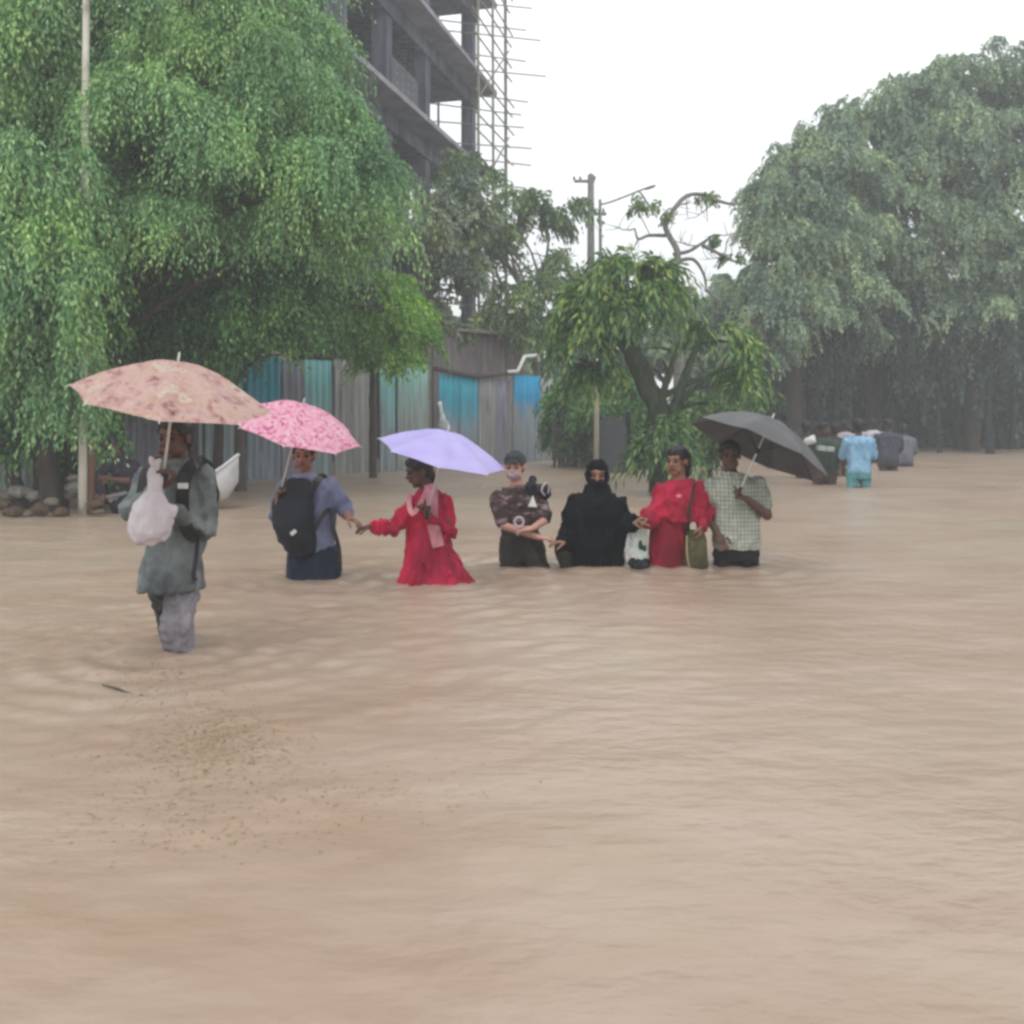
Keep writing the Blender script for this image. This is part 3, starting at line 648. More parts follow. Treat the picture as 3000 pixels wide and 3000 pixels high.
# ------------------------------------------------------------------ poles
m = Mat('pale painted pole', .6, .3); v = m.coord(scale=(1, 1, .6))
m.base(m.ramp(m.noise(v, 3.2, 6), [(0.32, lin('#6f6a5f')), (0.45, lin('#b4b0a0')), (0.7, lin('#c9c6b8'))])); POLE = m.m
t = thing('pale_pole', gp(243, 11.3), 'tall slim pale pole in front of the feathery tree, rusty at its foot', 'pole')
bm = bmesh.new(); tube(bm, [gp(243, 11.3), P(243, 1300, 11.3), P(247, 700, 11.3), P(254, -120, 11.3)], [.055, .05, .045, .04], 10); obj('shaft', bm, POLE, t)
for py in (745, 830, 865, 905):
    bm = bmesh.new(); c = P(247, py, 11.3); tube(bm, [c - Vector((0, 0, .03)), c + Vector((0, 0, .03))], .056, 10); obj('band', bm, BLACKP, t)
bm = bmesh.new(); a = gp(268, 11.35); tube(bm, [a, P(268, 1360, 11.35), P(266, 1290, 11.35)], .045, 8); o = top(obj('support_stake', bm, plain('rusty brown wood', '#6e4f3c', .8)), a)
set_tag(o, 'short brown stake leaning against the foot of the pale pole', 'stake')
Y = 34; b = gp(1731, Y); t = thing('utility_pole', b, 'grey utility pole with two cross arms rising behind the trees', 'utility pole')
PG = plain('grey concrete pole', '#77756f', .8)
bm = bmesh.new(); tube(bm, [b, P(1731, 900, Y), P(1731, 512, Y)], [.17, .15, .11], 10); obj('shaft', bm, PG, t)
bm = bmesh.new(); box(bm, P(1712, 531, Y), (.72, .08, .09)); obj('upper_arm', bm, PG, t, False)
bm = bmesh.new(); box(bm, P(1725, 627, Y), (1.25, .08, .10)); obj('lower_arm', bm, PG, t, False)
for px, py in ((1682, 523), (1700, 523), (1742, 522), (1680, 617), (1702, 617), (1768, 617)):
    bm = bmesh.new(); c = P(px, py, Y); tube(bm, [c - Vector((0, 0, .06)), c + Vector((0, 0, .03)), c + Vector((0, 0, .08))], [.03, .045, .02], 8); obj('insulator', bm, PG, t)
Y = 33; b = gp(1760, Y); t = thing('street_lamp', b, 'slim lamp post with a long slanting arm right of the utility pole', 'street lamp')
bm = bmesh.new(); tube(bm, [b, P(1760, 900, Y), P(1758, 585, Y)], [.08, .07, .05], 8); obj('shaft', bm, PG, t)
bm = bmesh.new(); tube(bm, spline([P(1758, 600, Y), P(1800, 588, Y), P(1880, 556, Y), P(1912, 545, Y)], 10), .03, 6); obj('arm', bm, PG, t)
bm = bmesh.new(); ball(bm, P(1905, 549, Y), (.22, .08, .05), 12, Matrix.Rotation(-.35, 3, 'Y')); obj('lamp_head', bm, PG, t)

# dark post standing in the water between the first two umbrellas
a = gp(706, 14.6); bm = bmesh.new(); tube(bm, [a, P(704, 1360, 14.6), P(703, 1290, 14.6), P(702, 1235, 14.6)], [.09, .085, .08, .075], 9)
o = top(obj('dark_post', bm, WOOD), a); set_tag(o, 'dark wooden post standing in the water between the orange and pink umbrellas', 'post')

# ------------------------------------------------------------------ bank debris
RB = [plain('pale rubble', '#6a6458', .9, .2), plain('brown rubble', '#54463a', .9, .2), plain('white rubble', '#8f8c86', .9, .2)]
rg = random.Random(21)
labs = []
for i, (px, py, s, mi) in enumerate([(60, 1440, .15, 2), (100, 1452, .10, 2), (25, 1450, .12, 0), (222, 1428, .14, 2), (215, 1400, .08, 2), (205, 1450, .09, 0), (120, 1492, .11, 1), (40, 1500, .12, 1),
                                  (180, 1500, .10, 1), (280, 1478, .10, 1), (290, 1498, .07, 0), (150, 1470, .09, 0), (85, 1505, .07, 0), (10, 1478, .1, 1)]):
    Y = 11.9 if py < 1460 else 11.15
    bm = bmesh.new(); ball(bm, (0, 0, 0), (s, s * .8, s * rg.uniform(.45, .7)), 16)
    for v in bm.verts: v.co *= 1 + .35 * noise.noise(v.co * (2.2 / s) + Vector((i * 5, 0, 0)))
    o = obj('rubble_stone', bm, RB[mi], None, False); c = P(px, py, Y); o.location = c
    set_tag(o, ['pale grey', 'brown', 'whitish'][mi] + ' rubble stone on the muddy bank, number', 'stone', 'rubble stones on the left bank')
    labs.append((px, o, mi))
ords = ['leftmost', 'second from the left', 'third from the left', 'fourth from the left', 'fifth from the left', 'sixth from the left', 'seventh from the left', 'seventh from the right', 'sixth from the right', 'fifth from the right', 'fourth from the right', 'third from the right', 'second from the right', 'rightmost']
for k_, (px, o, mi) in enumerate(sorted(labs, key=lambda z: z[0])):
    o['label'] = ['pale grey', 'brown', 'whitish'][mi] + ' stone on the muddy left bank, ' + ords[k_] + ' of its stones'
# extra leaning trunks on the bank
for px0, px1, lab in ((60, -10, 'dark leaning trunk at the far left of the muddy bank'), (105, 150, 'dark upright trunk on the bank left of the pale pole'), (165, 250, 'dark trunk on the bank leaning towards the pale pole')):
    b = gp(px0, 12.1); tt = thing('bank_tree', b, lab, 'tree', 'dark trunks on the muddy bank')
    trunk(b, [P((px0 + px1) / 2, 1300, 12.1), P(px1, 1120, 12.2), P(px1 + 20, 900, 12.3)], tt, BARK, .11, seed=px0 + 300)
    foliage('crown', [cl(px1, 1130, 12.1, 80, 110), cl(px0, 1290, 12.1, 60, 80), cl(px1 + 10, 940, 12.2, 110, 110)], 620, tt, LEAF_E, leaf=(.09, .03), L=.6, droop=1.2, k=12, seed=px0)
# floating scraps
rng_ = np.random.RandomState(9); n = 3600
def scraps(n):
    out = []
    blobs = [(430, 2010, 130, 60, .6), (640, 2140, 110, 60, .9), (620, 2190, 150, 40, .6), (450, 1960, 90, 30, .4), (880, 2320, 300, 45, .25), (500, 2260, 160, 60, .2), (560, 2420, 200, 50, .2)]
    w = np.array([b[4] for b in blobs]); w /= w.sum()
    while len(out) < n:
        b = blobs[rng_.choice(len(blobs), p=w)]; px, py = rng_.normal(b[0], b[2]), rng_.normal(b[1], b[3])
        if py < 1900 or px < -100: continue
        Y = FPX * CAMH / (py - HOR); out.append(((px - 1500) / FPX * Y, Y))
    return np.array(out)
xy = scraps(n); z = water_z(xy[:, 0], xy[:, 1]) + .004
c = np.column_stack([xy, z]); th = rng_.rand(n) * PI; s = rng_.uniform(.003, .008, n)
dx = np.column_stack([np.cos(th), np.sin(th), rng_.normal(0, .15, n)]) * s[:, None]; dy = np.column_stack([-np.sin(th), np.cos(th), rng_.normal(0, .15, n)]) * (s * .4)[:, None]
co = np.stack([c - dx, c - dy, c + dx, c + dy], 1).reshape(-1, 3)
m = Mat('floating scraps', .7, .3); g = m.n('ShaderNodeNewGeometry'); m.base(m.ramp(g.outputs['Random Per Island'], [(0, lin('#776548')), (.45, lin('#8f7e5a')), (.8, lin('#a2905c')), (1, lin('#665640'))]))
o = np_mesh('floating_leaves', co, np.arange(4 * n).reshape(-1, 4), m.m, None, False); set_tag(o, 'scattered yellowish leaf scraps floating in front of the man with the plastic bag', 'leaf litter', None, 'stuff')
bm = bmesh.new(); Yt = FPX * CAMH / (2030 - HOR); tube(bm, [P(300, 2006, Yt * 1.02) , P(345, 2018, Yt * 1.01), P(400, 2040, Yt * .995), P(425, 2046, Yt * .985)], [.003, .005, .004, .006], 7); ball(bm, P(412, 2040, Yt * .99), (.012, .010, .009), 10)
o = top(obj('floating_twig', bm, WOOD), P(345, 2018, Yt)); set_tag(o, 'dark twig floating on the brown water in the foreground', 'twig')

# ------------------------------------------------------------------ people
def fvec(yaw, pitch=0.0):
    y, p = R(yaw), R(pitch); return Vector((math.sin(y) * math.cos(p), -math.cos(y) * math.cos(p), math.sin(p)))
def hand(bm, w, d, n, thumb=1, curl=0.5, spread=0.021):
    """Palm, four unequal bent fingers and a thumb leaving the side of the palm."""
    w, d = Vector(w), Vector(d).normalized(); n = Vector(n); n = (n - d * n.dot(d)).normalized(); s = d.cross(n).normalized()
    M = Matrix((s, d, n)).transposed()
    ball(bm, w + d * .045, (.040, .052, .017), 14, M); ball(bm, w + d * .012, (.028, .03, .02), 12, M)
    for i, L in enumerate((.058, .070, .076, .068)):
        p = w + d * .082 + s * ((i - 1.5) * spread); dd = (d + s * (i - 1.5) * .06).normalized(); pts = [w + d * .06 + s * ((i - 1.5) * spread * .9), p]
        for j in range(3):
            a = curl * (0.7 + .35 * j); dd = (dd * math.cos(a) + n * math.sin(a)).normalized()
            nn = n; p = p + dd * L * (.45, .32, .23)[j]; pts.append(p)
            n2 = (n - dd * n.dot(dd)); n = n2.normalized() if n2.length > 1e-4 else n
        n = nn if False else M.col[2].copy()
        tube(bm, pts, [.0095, .0092, .0088, .0082, .0068], 8)
    a = s * thumb; p = w + d * .025 + a * .03; q = [p, p + (a * .7 + d * .5 + n * .3) * .032, p + (a * .75 + d * 1.15 + n * .7) * .044, p + (a * .6 + d * 1.6 + n * 1.1) * .052]
    tube(bm, q, [.013, .0115, .0105, .0085], 8)

class Fig:
    def __init__(s, label, px, Y, skin, group=None, vox=.0075):
        s.Y = Y; s.root = thing('person', gp(px, Y), label, 'person', group); s.skin = skin; s.bm = bmesh.new(); s.vox = vox
        s.eyes = []; s.sleeves = {}
    def p(s, px, py, dy=0.0):
        """Photo pixel at this person's own distance, then moved dy metres in depth (size kept)."""
        return P(px, py, s.Y) + Vector((0, dy, 0))
    def head(s, px, py, yaw=0, pitch=0, dy=0, k=1.0, neck=None, tilt=0):
        c = s.p(px, py, dy); f = fvec(yaw, pitch); r = Vector((0, 0, 1)).cross(f).normalized() * -1
        u = f.cross(r) * 1.0
        if u.z < 0: u = -u
        T = Matrix.Rotation(R(tilt), 3, f); r, u = T @ r, T @ u
        s.c, s.f, s.r, s.u, s.k = c, f, r, u, k; M = Matrix((r, f, u)).transposed(); s.M = M
        h = s.hp; B = lambda a, b, cc, rr: ball(s.bm, h(a, b, cc), tuple(x * k for x in rr), 18, M)
        B(0, -.008, .03, (.074, .092, .086)); B(0, .022, -.035, (.058, .062, .072)); B(0, .05, -.088, (.030, .028, .024))
        B(0, .03, -.068, (.048, .045, .035)); B(.03, .058, -.022, (.026, .022, .026)); B(-.03, .058, -.022, (.026, .022, .026))
        tube(s.bm, [h(0, .080, .014), h(0, .096, -.010), h(0, .104, -.026)], [.009 * k, .011 * k, .015 * k], 8)
        B(.011, .092, -.029, (.010, .011, .009)); B(-.011, .092, -.029, (.010, .011, .009))
        tube(s.bm, [h(-.045, .066, .024), h(-.018, .082, .027), h(.018, .082, .027), h(.045, .066, .024)], .010 * k, 8)
        B(0, .080, -.055, (.024, .013, .011))
        for e in (1, -1): B(e * .077, -.004, -.008, (.010, .022, .031)); B(e * .045, .05, -.06, (.02, .025, .03))
        if neck is not None: tube(s.bm, [h(0, -.012, -.03), (h(0, -.015, -.09) + Vector(neck)) / 2, neck], [.052 * k, .050 * k, .062 * k], 14)
        for e in (1, -1):
            b = bmesh.new(); ball(b, h(e * .031, .077, .004), (.014 * k, .008 * k, .0085 * k), 12, M); s.eyes.append(('eye', b, EYEM))
            b = bmesh.new(); tube(b, [h(e * .014, .090, .028), h(e * .032, .084, .033), h(e * .049, .070, .027)], .0042 * k, 6); s.eyes.append(('eyebrow', b, HAIR))
        b = bmesh.new(); ball(b, h(0, .088, -.054), (.022 * k, .009 * k, .0085 * k), 12, M); s.eyes.append(('mouth', b, LIP))
        return s
    def hp(s, a, b, c): return s.c + (s.r * a + s.f * b + s.u * c) * s.k
    def hair(s, mat=None, long=0, extra=(), vol=1.0, name='hair'):
        b = bmesh.new(); k = s.k * vol
        for a, q, c, rr in [(0, -.030, .034, (.083, .080, .090)), (0, .006, .072, (.072, .082, .050)), (.052, -.01, .045, (.034, .070, .055)), (-.052, -.01, .045, (.034, .070, .055)), (0, -.05, -.02, (.068, .055, .07))] + list(extra):
            ball(b, s.hp(a, q, c), tuple(x * k for x in rr), 16, s.M)
        return remesh(name, b, .009, mat or HAIR, s.root, 1, .004, (30, 30, 18), 3)
    def arm(s, side, sh, el, wr, hd=None, n=(0, -1, 0), thumb=1, curl=.5, r=(.050, .041, .036, .027), sleeve=1.0, sr=(.066, .056, .047), has_hand=True):
        sh, el, wr = Vector(sh), Vector(el), Vector(wr)
        m1, m2 = (sh + el) / 2, (el * .6 + wr * .4); z_ = .80 if sleeve >= .9 else 1.0; r = (r[0] * z_, r[1] * z_, r[2] * z_, r[3] * max(z_, .92))
        caps(s.bm, [sh, m1, el], [r[0], r[0] * .92, r[1]]); caps(s.bm, [el, m2, wr], [r[1], r[2] * 1.05, r[3]])
        if has_hand: hand(s.bm, wr, hd if hd is not None else (wr - el), n, thumb, curl)
        if sleeve > 0:
            pts = [sh, m1, el]; rr = [sr[0], sr[0] * .93, sr[1]]
            if sleeve <= .5: pts = [sh, sh.lerp(el, sleeve * 2)]; rr = [sr[0], sr[0] * 1.0]
            elif sleeve > .5: q = el.lerp(wr, min(1, (sleeve - .5) * 2) * .97); pts += [el.lerp(q, .5), q]; rr += [(sr[1] + sr[2]) / 2, sr[2]]
            s.sleeves[side] = (pts, rr)
    def torso(s, mat, rs, name='shirt', fold=.006, vox=.009, seed=0, fs=(8, 8, 4), sleeves=True, extra=None, yaw=0):
        """rs: (px, py, half width px, half depth m[, dy])"""
        b = bmesh.new(); S = FPX / s.Y
        rings(b, [(s.p(q[0], q[1], q[4] if len(q) > 4 else 0), q[2] / S, q[3]) for q in rs], 28, yaw)
        if sleeves:
            for pts, rr in s.sleeves.values(): caps(b, pts, rr)
        if extra: extra(b)
        return remesh(name, b, vox, mat, s.root, 3, fold, fs, seed)
    def core(s, rs):
        S = FPX / s.Y; rings(s.bm, [(s.p(q[0], q[1], q[4] if len(q) > 4 else 0), max(.02, q[2] / S - .040), max(.02, q[3] - .040)) for q in rs], 24)
    def legs(s, hips, mat=None, r=(.092, .068, .052), fold=.007, seed=5, name='trousers', waist=None, tr=1.12, vox=.010):
        """hips: two lists of hip, knee, ankle points; feet rest on the bed."""
        b = bmesh.new()
        for L in hips:
            L = [Vector(q) for q in L]
            caps(s.bm, L, [r[0] * .85, r[1] * .85, r[2] * .8]); a = L[-1]
            ball(s.bm, a + Vector((0, -.07, -.045)), (.042, .115, .038), 14)
            caps(b, L[:-1] + [L[-2].lerp(L[-1], .85)], [x * tr for x in r])
        if waist: rings(b, waist, 24)
        if mat: return remesh(name, b, vox, mat, s.root, 2, fold, (8, 8, 5), seed)
        b.free()
    def done(s):
        s.body = remesh('body', s.bm, s.vox, s.skin, s.root, 2)
        for nme, b, mt in s.eyes: obj(nme, b, mt, s.root)
        return s
    def belt(s, name, pts, w, mat, t=.006, parent=None, lift=0):
        return strap(name, pts, w, mat, parent if parent is not None else s.root, t)

def strap(name, pts, w, mat, parent, t=.006, nrm=(0, -1, 0), n=16):
    """Flat webbing along pts."""
    q = spline(pts, n); bm = bmesh.new(); nv = Vector(nrm); rows = []
    for i, p in enumerate(q):
        T = (q[min(i + 1, n - 1)] - q[max(i - 1, 0)]).normalized(); sd = T.cross(nv).normalized(); up = sd.cross(T).normalized()
        rows.append([bm.verts.new(p + sd * (a * w / 2) + up * (b * t / 2)) for a, b in ((-1, -1), (1, -1), (1, 1), (-1, 1))])
    for a, b in zip(rows, rows[1:]):
        for k in range(4): bm.faces.new((a[k], a[(k + 1) % 4], b[(k + 1) % 4], b[k]))
    bm.faces.new(rows[0][::-1]); bm.faces.new(rows[-1])
    return obj(name, bm, mat, parent, False)

def ridge(label, hub, hold, Rr, depth, mat, shaft_mat=STEEL, handle=.10, rot=0.0, sag=.10, rib_mat=None):
    rib_mat = rib_mat or shaft_mat
    """Open umbrella: eight panels stretched over ribs, shaft down to the hand."""
    hub, hold = Vector(hub), Vector(hold); ax = (hub - hold).normalized(); t = thing('umbrella', hold, label, 'umbrella')
    x = ax.cross(Vector((0, 1, 0))).normalized(); y = ax.cross(x).normalized()
    def sp(r, th, u):
        s_ = 4 * u * (1 - u); rad = Rr * r * (1 - sag * s_ * (.3 + .7 * r))
        z = -depth * (r ** 1.75) - .018 * s_ * math.sin(PI * min(1, r * 1.02)) + .004 * noise.noise(Vector((r * 5, th * 3, 1)))
        return hub + (x * math.cos(th) + y * math.sin(th)) * rad + ax * z
    bm = bmesh.new(); NR, NU = 14, 6; prev = None
    for i in range(1, NR + 1):
        row = [bm.verts.new(sp(i / NR, rot + (k + j / NU) * PI / 4, j / NU)) for k in range(8) for j in range(NU)]
        n = len(row)
        if prev is None:
            c = bm.verts.new(hub)
            for k in range(n): bm.faces.new((c, row[k], row[(k + 1) % n]))
        else:
            for k in range(n): bm.faces.new((prev[k], row[k], row[(k + 1) % n], prev[(k + 1) % n]))
        prev = row
    cano = obj('canopy', bm, mat, t)
    for k in range(8):
        th = rot + k * PI / 4; bm = bmesh.new()
        tube(bm, [sp(r, th, 0) - ax * .006 for r in (0.02, .2, .4, .6, .8, .95)] + [sp(1.0, th, 0), sp(1.0, th, 0) + (sp(1, th, 0) - sp(.9, th, 0)) * .25], .0028, 5); rb = obj('rib', bm, rib_mat, t)
        bm = bmesh.new(); tube(bm, [hub - ax * depth * 1.05, sp(.5, th, 0) - ax * .01], .0022, 5); obj('stretcher', bm, rib_mat, rb)
    bm = bmesh.new(); tube(bm, [hub + ax * .045, hub + ax * .01, hold], [.004, .0065, .0075], 8); obj('shaft', bm, shaft_mat, t)
    bm = bmesh.new(); tube(bm, [hub - ax * (depth * 1.05 + .02), hub - ax * (depth * 1.05 - .02)], .013, 10); obj('runner', bm, BLACKP, t)
    bm = bmesh.new(); tube(bm, [hold + ax * handle * .35, hold, hold - ax * handle * .6], [.013, .015, .012], 10); obj('handle', bm, BLACKP, t)
    return t

def fabric(name, builder, trans=.35, rough=.55):
    m = Mat(name, rough, .35); v = m.coord(); col = builder(m, v)
    m.base(col); tr = m.n('ShaderNodeBsdfTranslucent')
    if hasattr(col, 'links'): m.l(col, tr.inputs[0])
    else: tr.inputs[0].default_value = col
    mx = m.n('ShaderNodeMixShader'); mx.inputs[0].default_value = trans
    m.l(m.p.outputs[0], mx.inputs[1]); m.l(tr.outputs[0], mx.inputs[2]); m.l(mx.outputs[0], m.out.inputs[0]); return m.m
def floral1(m, v):
    w_ = m.n('ShaderNodeTexVoronoi'); w_.inputs['Scale'].default_value = 9; m.l(v, w_.inputs['Vector'])
    a = m.ramp(m.noise(v, 6.5, 6, .6), [(.32, lin('#70393a')), (.41, lin('#b08280')), (.50, lin('#c9aaa4')), (.55, lin('#b08064')), (.61, lin('#cfc6ba')), (.68, lin('#7d3d46'))])
    b = m.ramp(m.noise(v, 13, 5, .7), [(.36, lin('#6f4838')), (.44, lin('#c9a8a0')), (.60, lin('#d6c2ba')), (.68, lin('#b07654'))])
    return m.mix(.42, a, b)
def floral2(m, v):
    a = m.ramp(m.noise(v, 17, 5, .7), [(.34, lin('#a8447a')), (.44, lin('#d886a6')), (.54, lin('#e2b0c2')), (.62, lin('#cf7092')), (.74, lin('#eed8e0'))])
    b = m.ramp(m.noise(v, 34, 3, .6), [(.36, lin('#c24f86')), (.5, lin('#f6b3cb')), (.66, lin('#fdf2f4'))]); return m.mix(.4, a, b)
UM1 = fabric('orange floral cloth', floral1); UM2 = fabric('pink floral cloth', floral2)
UM3 = fabric('lavender cloth', lambda m, v: m.ramp(m.noise(v, 5, 3), [(.3, lin('#b2aae6')), (.7, lin('#c3bdf0'))]), .3, .4)
UM4 = fabric('dark grey cloth', lambda m, v: m.ramp(m.noise(v, 5, 3), [(.3, lin('#454548')), (.7, lin('#555457'))]), .12, .42)

# ---- A: man in front with orange umbrella and plastic bag
GREY_SH = cloth('soaked grey green shirt', '#555c5b', '#838c8d', 5, bump=.9)
GREY_TR = cloth('soaked grey trousers', '#7d7a80', '#928f96', 5)
A = Fig('man wading in front in a soaked grey green shirt under the orange floral umbrella', 515, 5.0, SKIN_D, vox=.006)
a = A.p
A.head(512, 1282, -12, -6, neck=a(522, 1362, .01))
RS_A = [(500, 1727, 93, .15), (501, 1690, 88, .145), (508, 1630, 82, .14), (522, 1560, 78, .135), (530, 1490, 80, .13), (532, 1420, 84, .125), (529, 1385, 78, .11), (525, 1362, 55, .085), (523, 1346, 36, .062)]
A.arm('L', a(446, 1392, 0), a(424, 1482, -.18), P(466, 1436, 4.64), (.12, -.05, 1), (.3, -1, .1), 1, 1.1)
A.arm('R', a(596, 1396, 0), a(614, 1548, -.03), a(548, 1486, -.22), (-1, -.12, .15), (0, -.2, -1), -1, .55, sr=(.060, .057, .050), r=(.044, .040, .034, .026))
A.core(RS_A)
lA = [a(462, 1690, .05), a(448, 1800, .18), a(480, 2110, .30)]; rA = [a(540, 1690, 0), a(536, 1810, -.08), a(545, 2112, .03)]
A.legs([[lA[0], lA[1], lA[2]], [rA[0], rA[1], rA[2]]], None, r=(.075, .050, .040))
A.torso(GREY_SH, RS_A, fold=.010, seed=1)
b = bmesh.new(); caps(b, [rA[0], rA[1], rA[1].lerp(rA[2], .75)], [.098, .090, .078]); remesh('trouser_leg', b, .009, GREY_TR, A.root, 2, .008, (8, 8, 7), 2)
b = bmesh.new(); caps(b, [lA[0], lA[1], lA[1].lerp(lA[2], .75)], [.085, .062, .05]); remesh('trouser_leg', b, .009, cloth('soaked trousers in shade tone', '#4a4b4b', '#5b5c5d'), A.root, 2, .008, (8, 8, 7), 4)  # rear leg: darker copy of the trousers, its shade put into the colour
b = bmesh.new(); tube(b, [a(492, 1352, -.07), a(512, 1378, -.115), a(528, 1395, -.13)], [.013, .016, .01], 8); tube(b, [a(556, 1352, -.06), a(545, 1375, -.11), a(530, 1395, -.13)], [.013, .016, .01], 8); obj('collar', b, GREY_SH, A.root)
A.hair(); A.done()
bp = thing('backpack', a(530, 1500, .2), 'black backpack on the back of the man with the orange umbrella', 'backpack')
BAGM = cloth('black bag cloth', '#17191d', '#26292e', 6, .6)
b = bmesh.new(); ball(b, a(532, 1480, .20), (.135, .085, .21), 20); box(b, a(532, 1480, .19), (.22, .11, .34)); remesh('pack_body', b, .01, BAGM, bp, 4, .006)
strap('shoulder_strap', [a(590, 1370, .12), a(597, 1352, .0), a(580, 1362, -.11), a(566, 1420, -.155), a(572, 1520, -.17), a(596, 1568, -.12), a(604, 1580, .08)], .068, BLACKP, bp)
strap('shoulder_strap', [a(468, 1368, .12), a(460, 1354, .0), a(455, 1370, -.10), a(450, 1440, -.15), a(455, 1540, -.15), a(440, 1580, 0)], .06, BLACKP, bp)
b = bmesh.new(); box(b, a(568, 1416, -.166), (.05, .012, .028)); obj('buckle', b, plain('white plastic', '#d5d5d0', .4), bp, False)
strap('loose_strap', [a(604, 1560, -.13), a(606, 1620, -.17), a(601, 1668, -.18), a(608, 1684, -.18)], .022, BLACKP, bp)
ridge('orange and pink floral umbrella held by the man in the soaked grey shirt', P(522, 1060, 4.52), P(478, 1396, 4.62), .462, .185, UM1, rot=.25)
m = Mat('thin white plastic', .35, .4); v = m.coord(); m.base(m.ramp(m.noise(v, 7, 4), [(.3, lin('#cfc8ce')), (.7, lin('#e8e4e8'))])); m.bump(m.noise(m.coord(scale=(1, 1, .35)), 22, 4), .8, .02)
tr = m.n('ShaderNodeBsdfTranslucent'); tr.inputs[0].default_value = lin('#d8d0d6'); mx = m.n('ShaderNodeMixShader'); mx.inputs[0].default_value = .35
m.l(m.p.outputs[0], mx.inputs[1]); m.l(tr.outputs[0], mx.inputs[2]); m.l(mx.outputs[0], m.out.inputs[0]); PLAS = m.m
YB = 4.60; pb = thing('plastic_bag', P(460, 1400, YB), 'full white plastic bag hanging from the hand of the man in front', 'plastic bag')
b = bmesh.new(); S = FPX / YB
rings(b, [(P(456, 1352, YB), .012, .012), (P(450, 1380, YB), .030, .02), (P(452, 1410, YB), .040, .028), (P(450, 1440, YB), .036, .03), (P(447, 1460, YB), .058, .045), (P(443, 1480, YB), .084, .07), (P(440, 1505, YB), .100, .08), (P(438, 1530, YB), .108, .085), (P(436, 1555, YB), .104, .085), (P(434, 1575, YB), .086, .075), (P(433, 1590, YB), .055, .05), (P(432, 1597, YB), .02, .02)], 28)
ball(b, P(490, 1495, YB), (.055, .04, .035), 12)
bag = remesh('bag_body', b, .007, PLAS, pb, 3, .008, (9, 9, 4), 6)
b = bmesh.new(); tube(b, spline([P(452, 1366, YB), P(446, 1350, YB), P(440, 1338, YB)], 6), [.012, .015, .017, .016, .012, .006], 7); tube(b, spline([P(458, 1366, YB), P(464, 1352, YB), P(470, 1344, YB)], 6), [.012, .014, .015, .014, .010, .005], 7); obj('knot_ears', b, PLAS, pb)

# ---- B: man in light blue shirt
BLUE_SH = cloth('light blue shirt', '#6c7795', '#8690ad', 6, bump=.6); NAVY = cloth('dark jeans', '#14243a', '#1d3248', 6)
B = Fig('man in a light blue shirt and dark blue jeans carrying his backpack in front', 905, 7.07, SKIN_M)
a = B.p
B.head(890, 1335, 4, -4, neck=a(896, 1394, .01))
RS_B = [(912, 1612, 70, .14), (908, 1560, 74, .14), (905, 1500, 78, .135), (902, 1440, 80, .13), (900, 1415, 74, .12), (898, 1398, 50, .085), (896, 1388, 26, .06)]
B.arm('R', a(966, 1424, 0), a(1012, 1486, -.02), a(1034, 1505, -.22), (.9, -.5, -.35), (0, -.3, -1), -1, .45, sr=(.072, .066, .05), sleeve=.8)
B.arm('L', a(834, 1428, 0), a(812, 1510, -.06), P(814, 1474, 6.85), (.1, -.1, 1), (.9, -.3, 0), 1, 1.1, sleeve=.6)
B.core(RS_B)
hp_ = [[a(884, 1625), a(880, 1740, -.05), a(882, 1935, .02)], [a(950, 1625), a(955, 1740, -.02), a(950, 1935, .02)]]
B.legs(hp_, NAVY, r=(.10, .082, .062), waist=[(a(915, 1600), .185, .13), (a(918, 1640), .195, .14), (a(922, 1700), .205, .14), (a(922, 1740), .20, .13)])
B.torso(BLUE_SH, RS_B, fold=.008, seed=7)
B.hair(cloth('dark maroon knit', '#3a1420', '#4a1c28', 10), name='cap'); B.done()
fb = thing('backpack', a(866, 1500, -.17), 'dark navy backpack worn on the chest of the man in light blue', 'backpack')
PACK = cloth('navy pack cloth', '#12161f', '#1d2430', 6, .55)
b = bmesh.new()
rings(b, [(a(900, 1622, -.14), .06, .05), (a(896, 1606, -.15), .11, .075), (a(886, 1570, -.17), .145, .095), (a(876, 1520, -.18), .155, .10), (a(874, 1470, -.175), .150, .095), (a(880, 1430, -.16), .135, .08), (a(885, 1408, -.15), .105, .06), (a(886, 1396, -.14), .05, .03)], 24)
pk = remesh('pack_body', b, .009, PACK, fb, 3, .005)
b = bmesh.new()
for q, rr in [((882, 1560, -.245), (.11, .03, .085))]: ball(b, a(*q), rr, 18)
remesh('front_pocket', b, .008, PACK, fb, 2, .004)
b = bmesh.new(); box(b, a(886, 1545, -.292), (.045, .006, .028), Matrix.Rotation(R(-40), 3, 'Y')); obj('logo_patch', b, plain('white plastic', '#d5d5d0', .4), fb, False)
strap('shoulder_strap', [a(925, 1440, -.20), a(938, 1405, -.09), a(945, 1398, .03), a(950, 1440, .14)], .055, BLACKP, fb)
strap('shoulder_strap', [a(850, 1425, -.20), a(846, 1408, -.09), a(846, 1405, .03), a(845, 1440, .14)], .055, BLACKP, fb)
strap('side_strap', [a(925, 1570, -.19), a(950, 1515, -.165), a(972, 1490, -.09), a(985, 1540, -.12), a(1000, 1600, -.10), a(1002, 1660, -.08)], .03, BLACKP, fb)
ridge('pink floral umbrella held by the man in light blue', P(888, 1184, 6.68), P(822, 1440, 6.82), .462, .185, UM2, rot=.1)

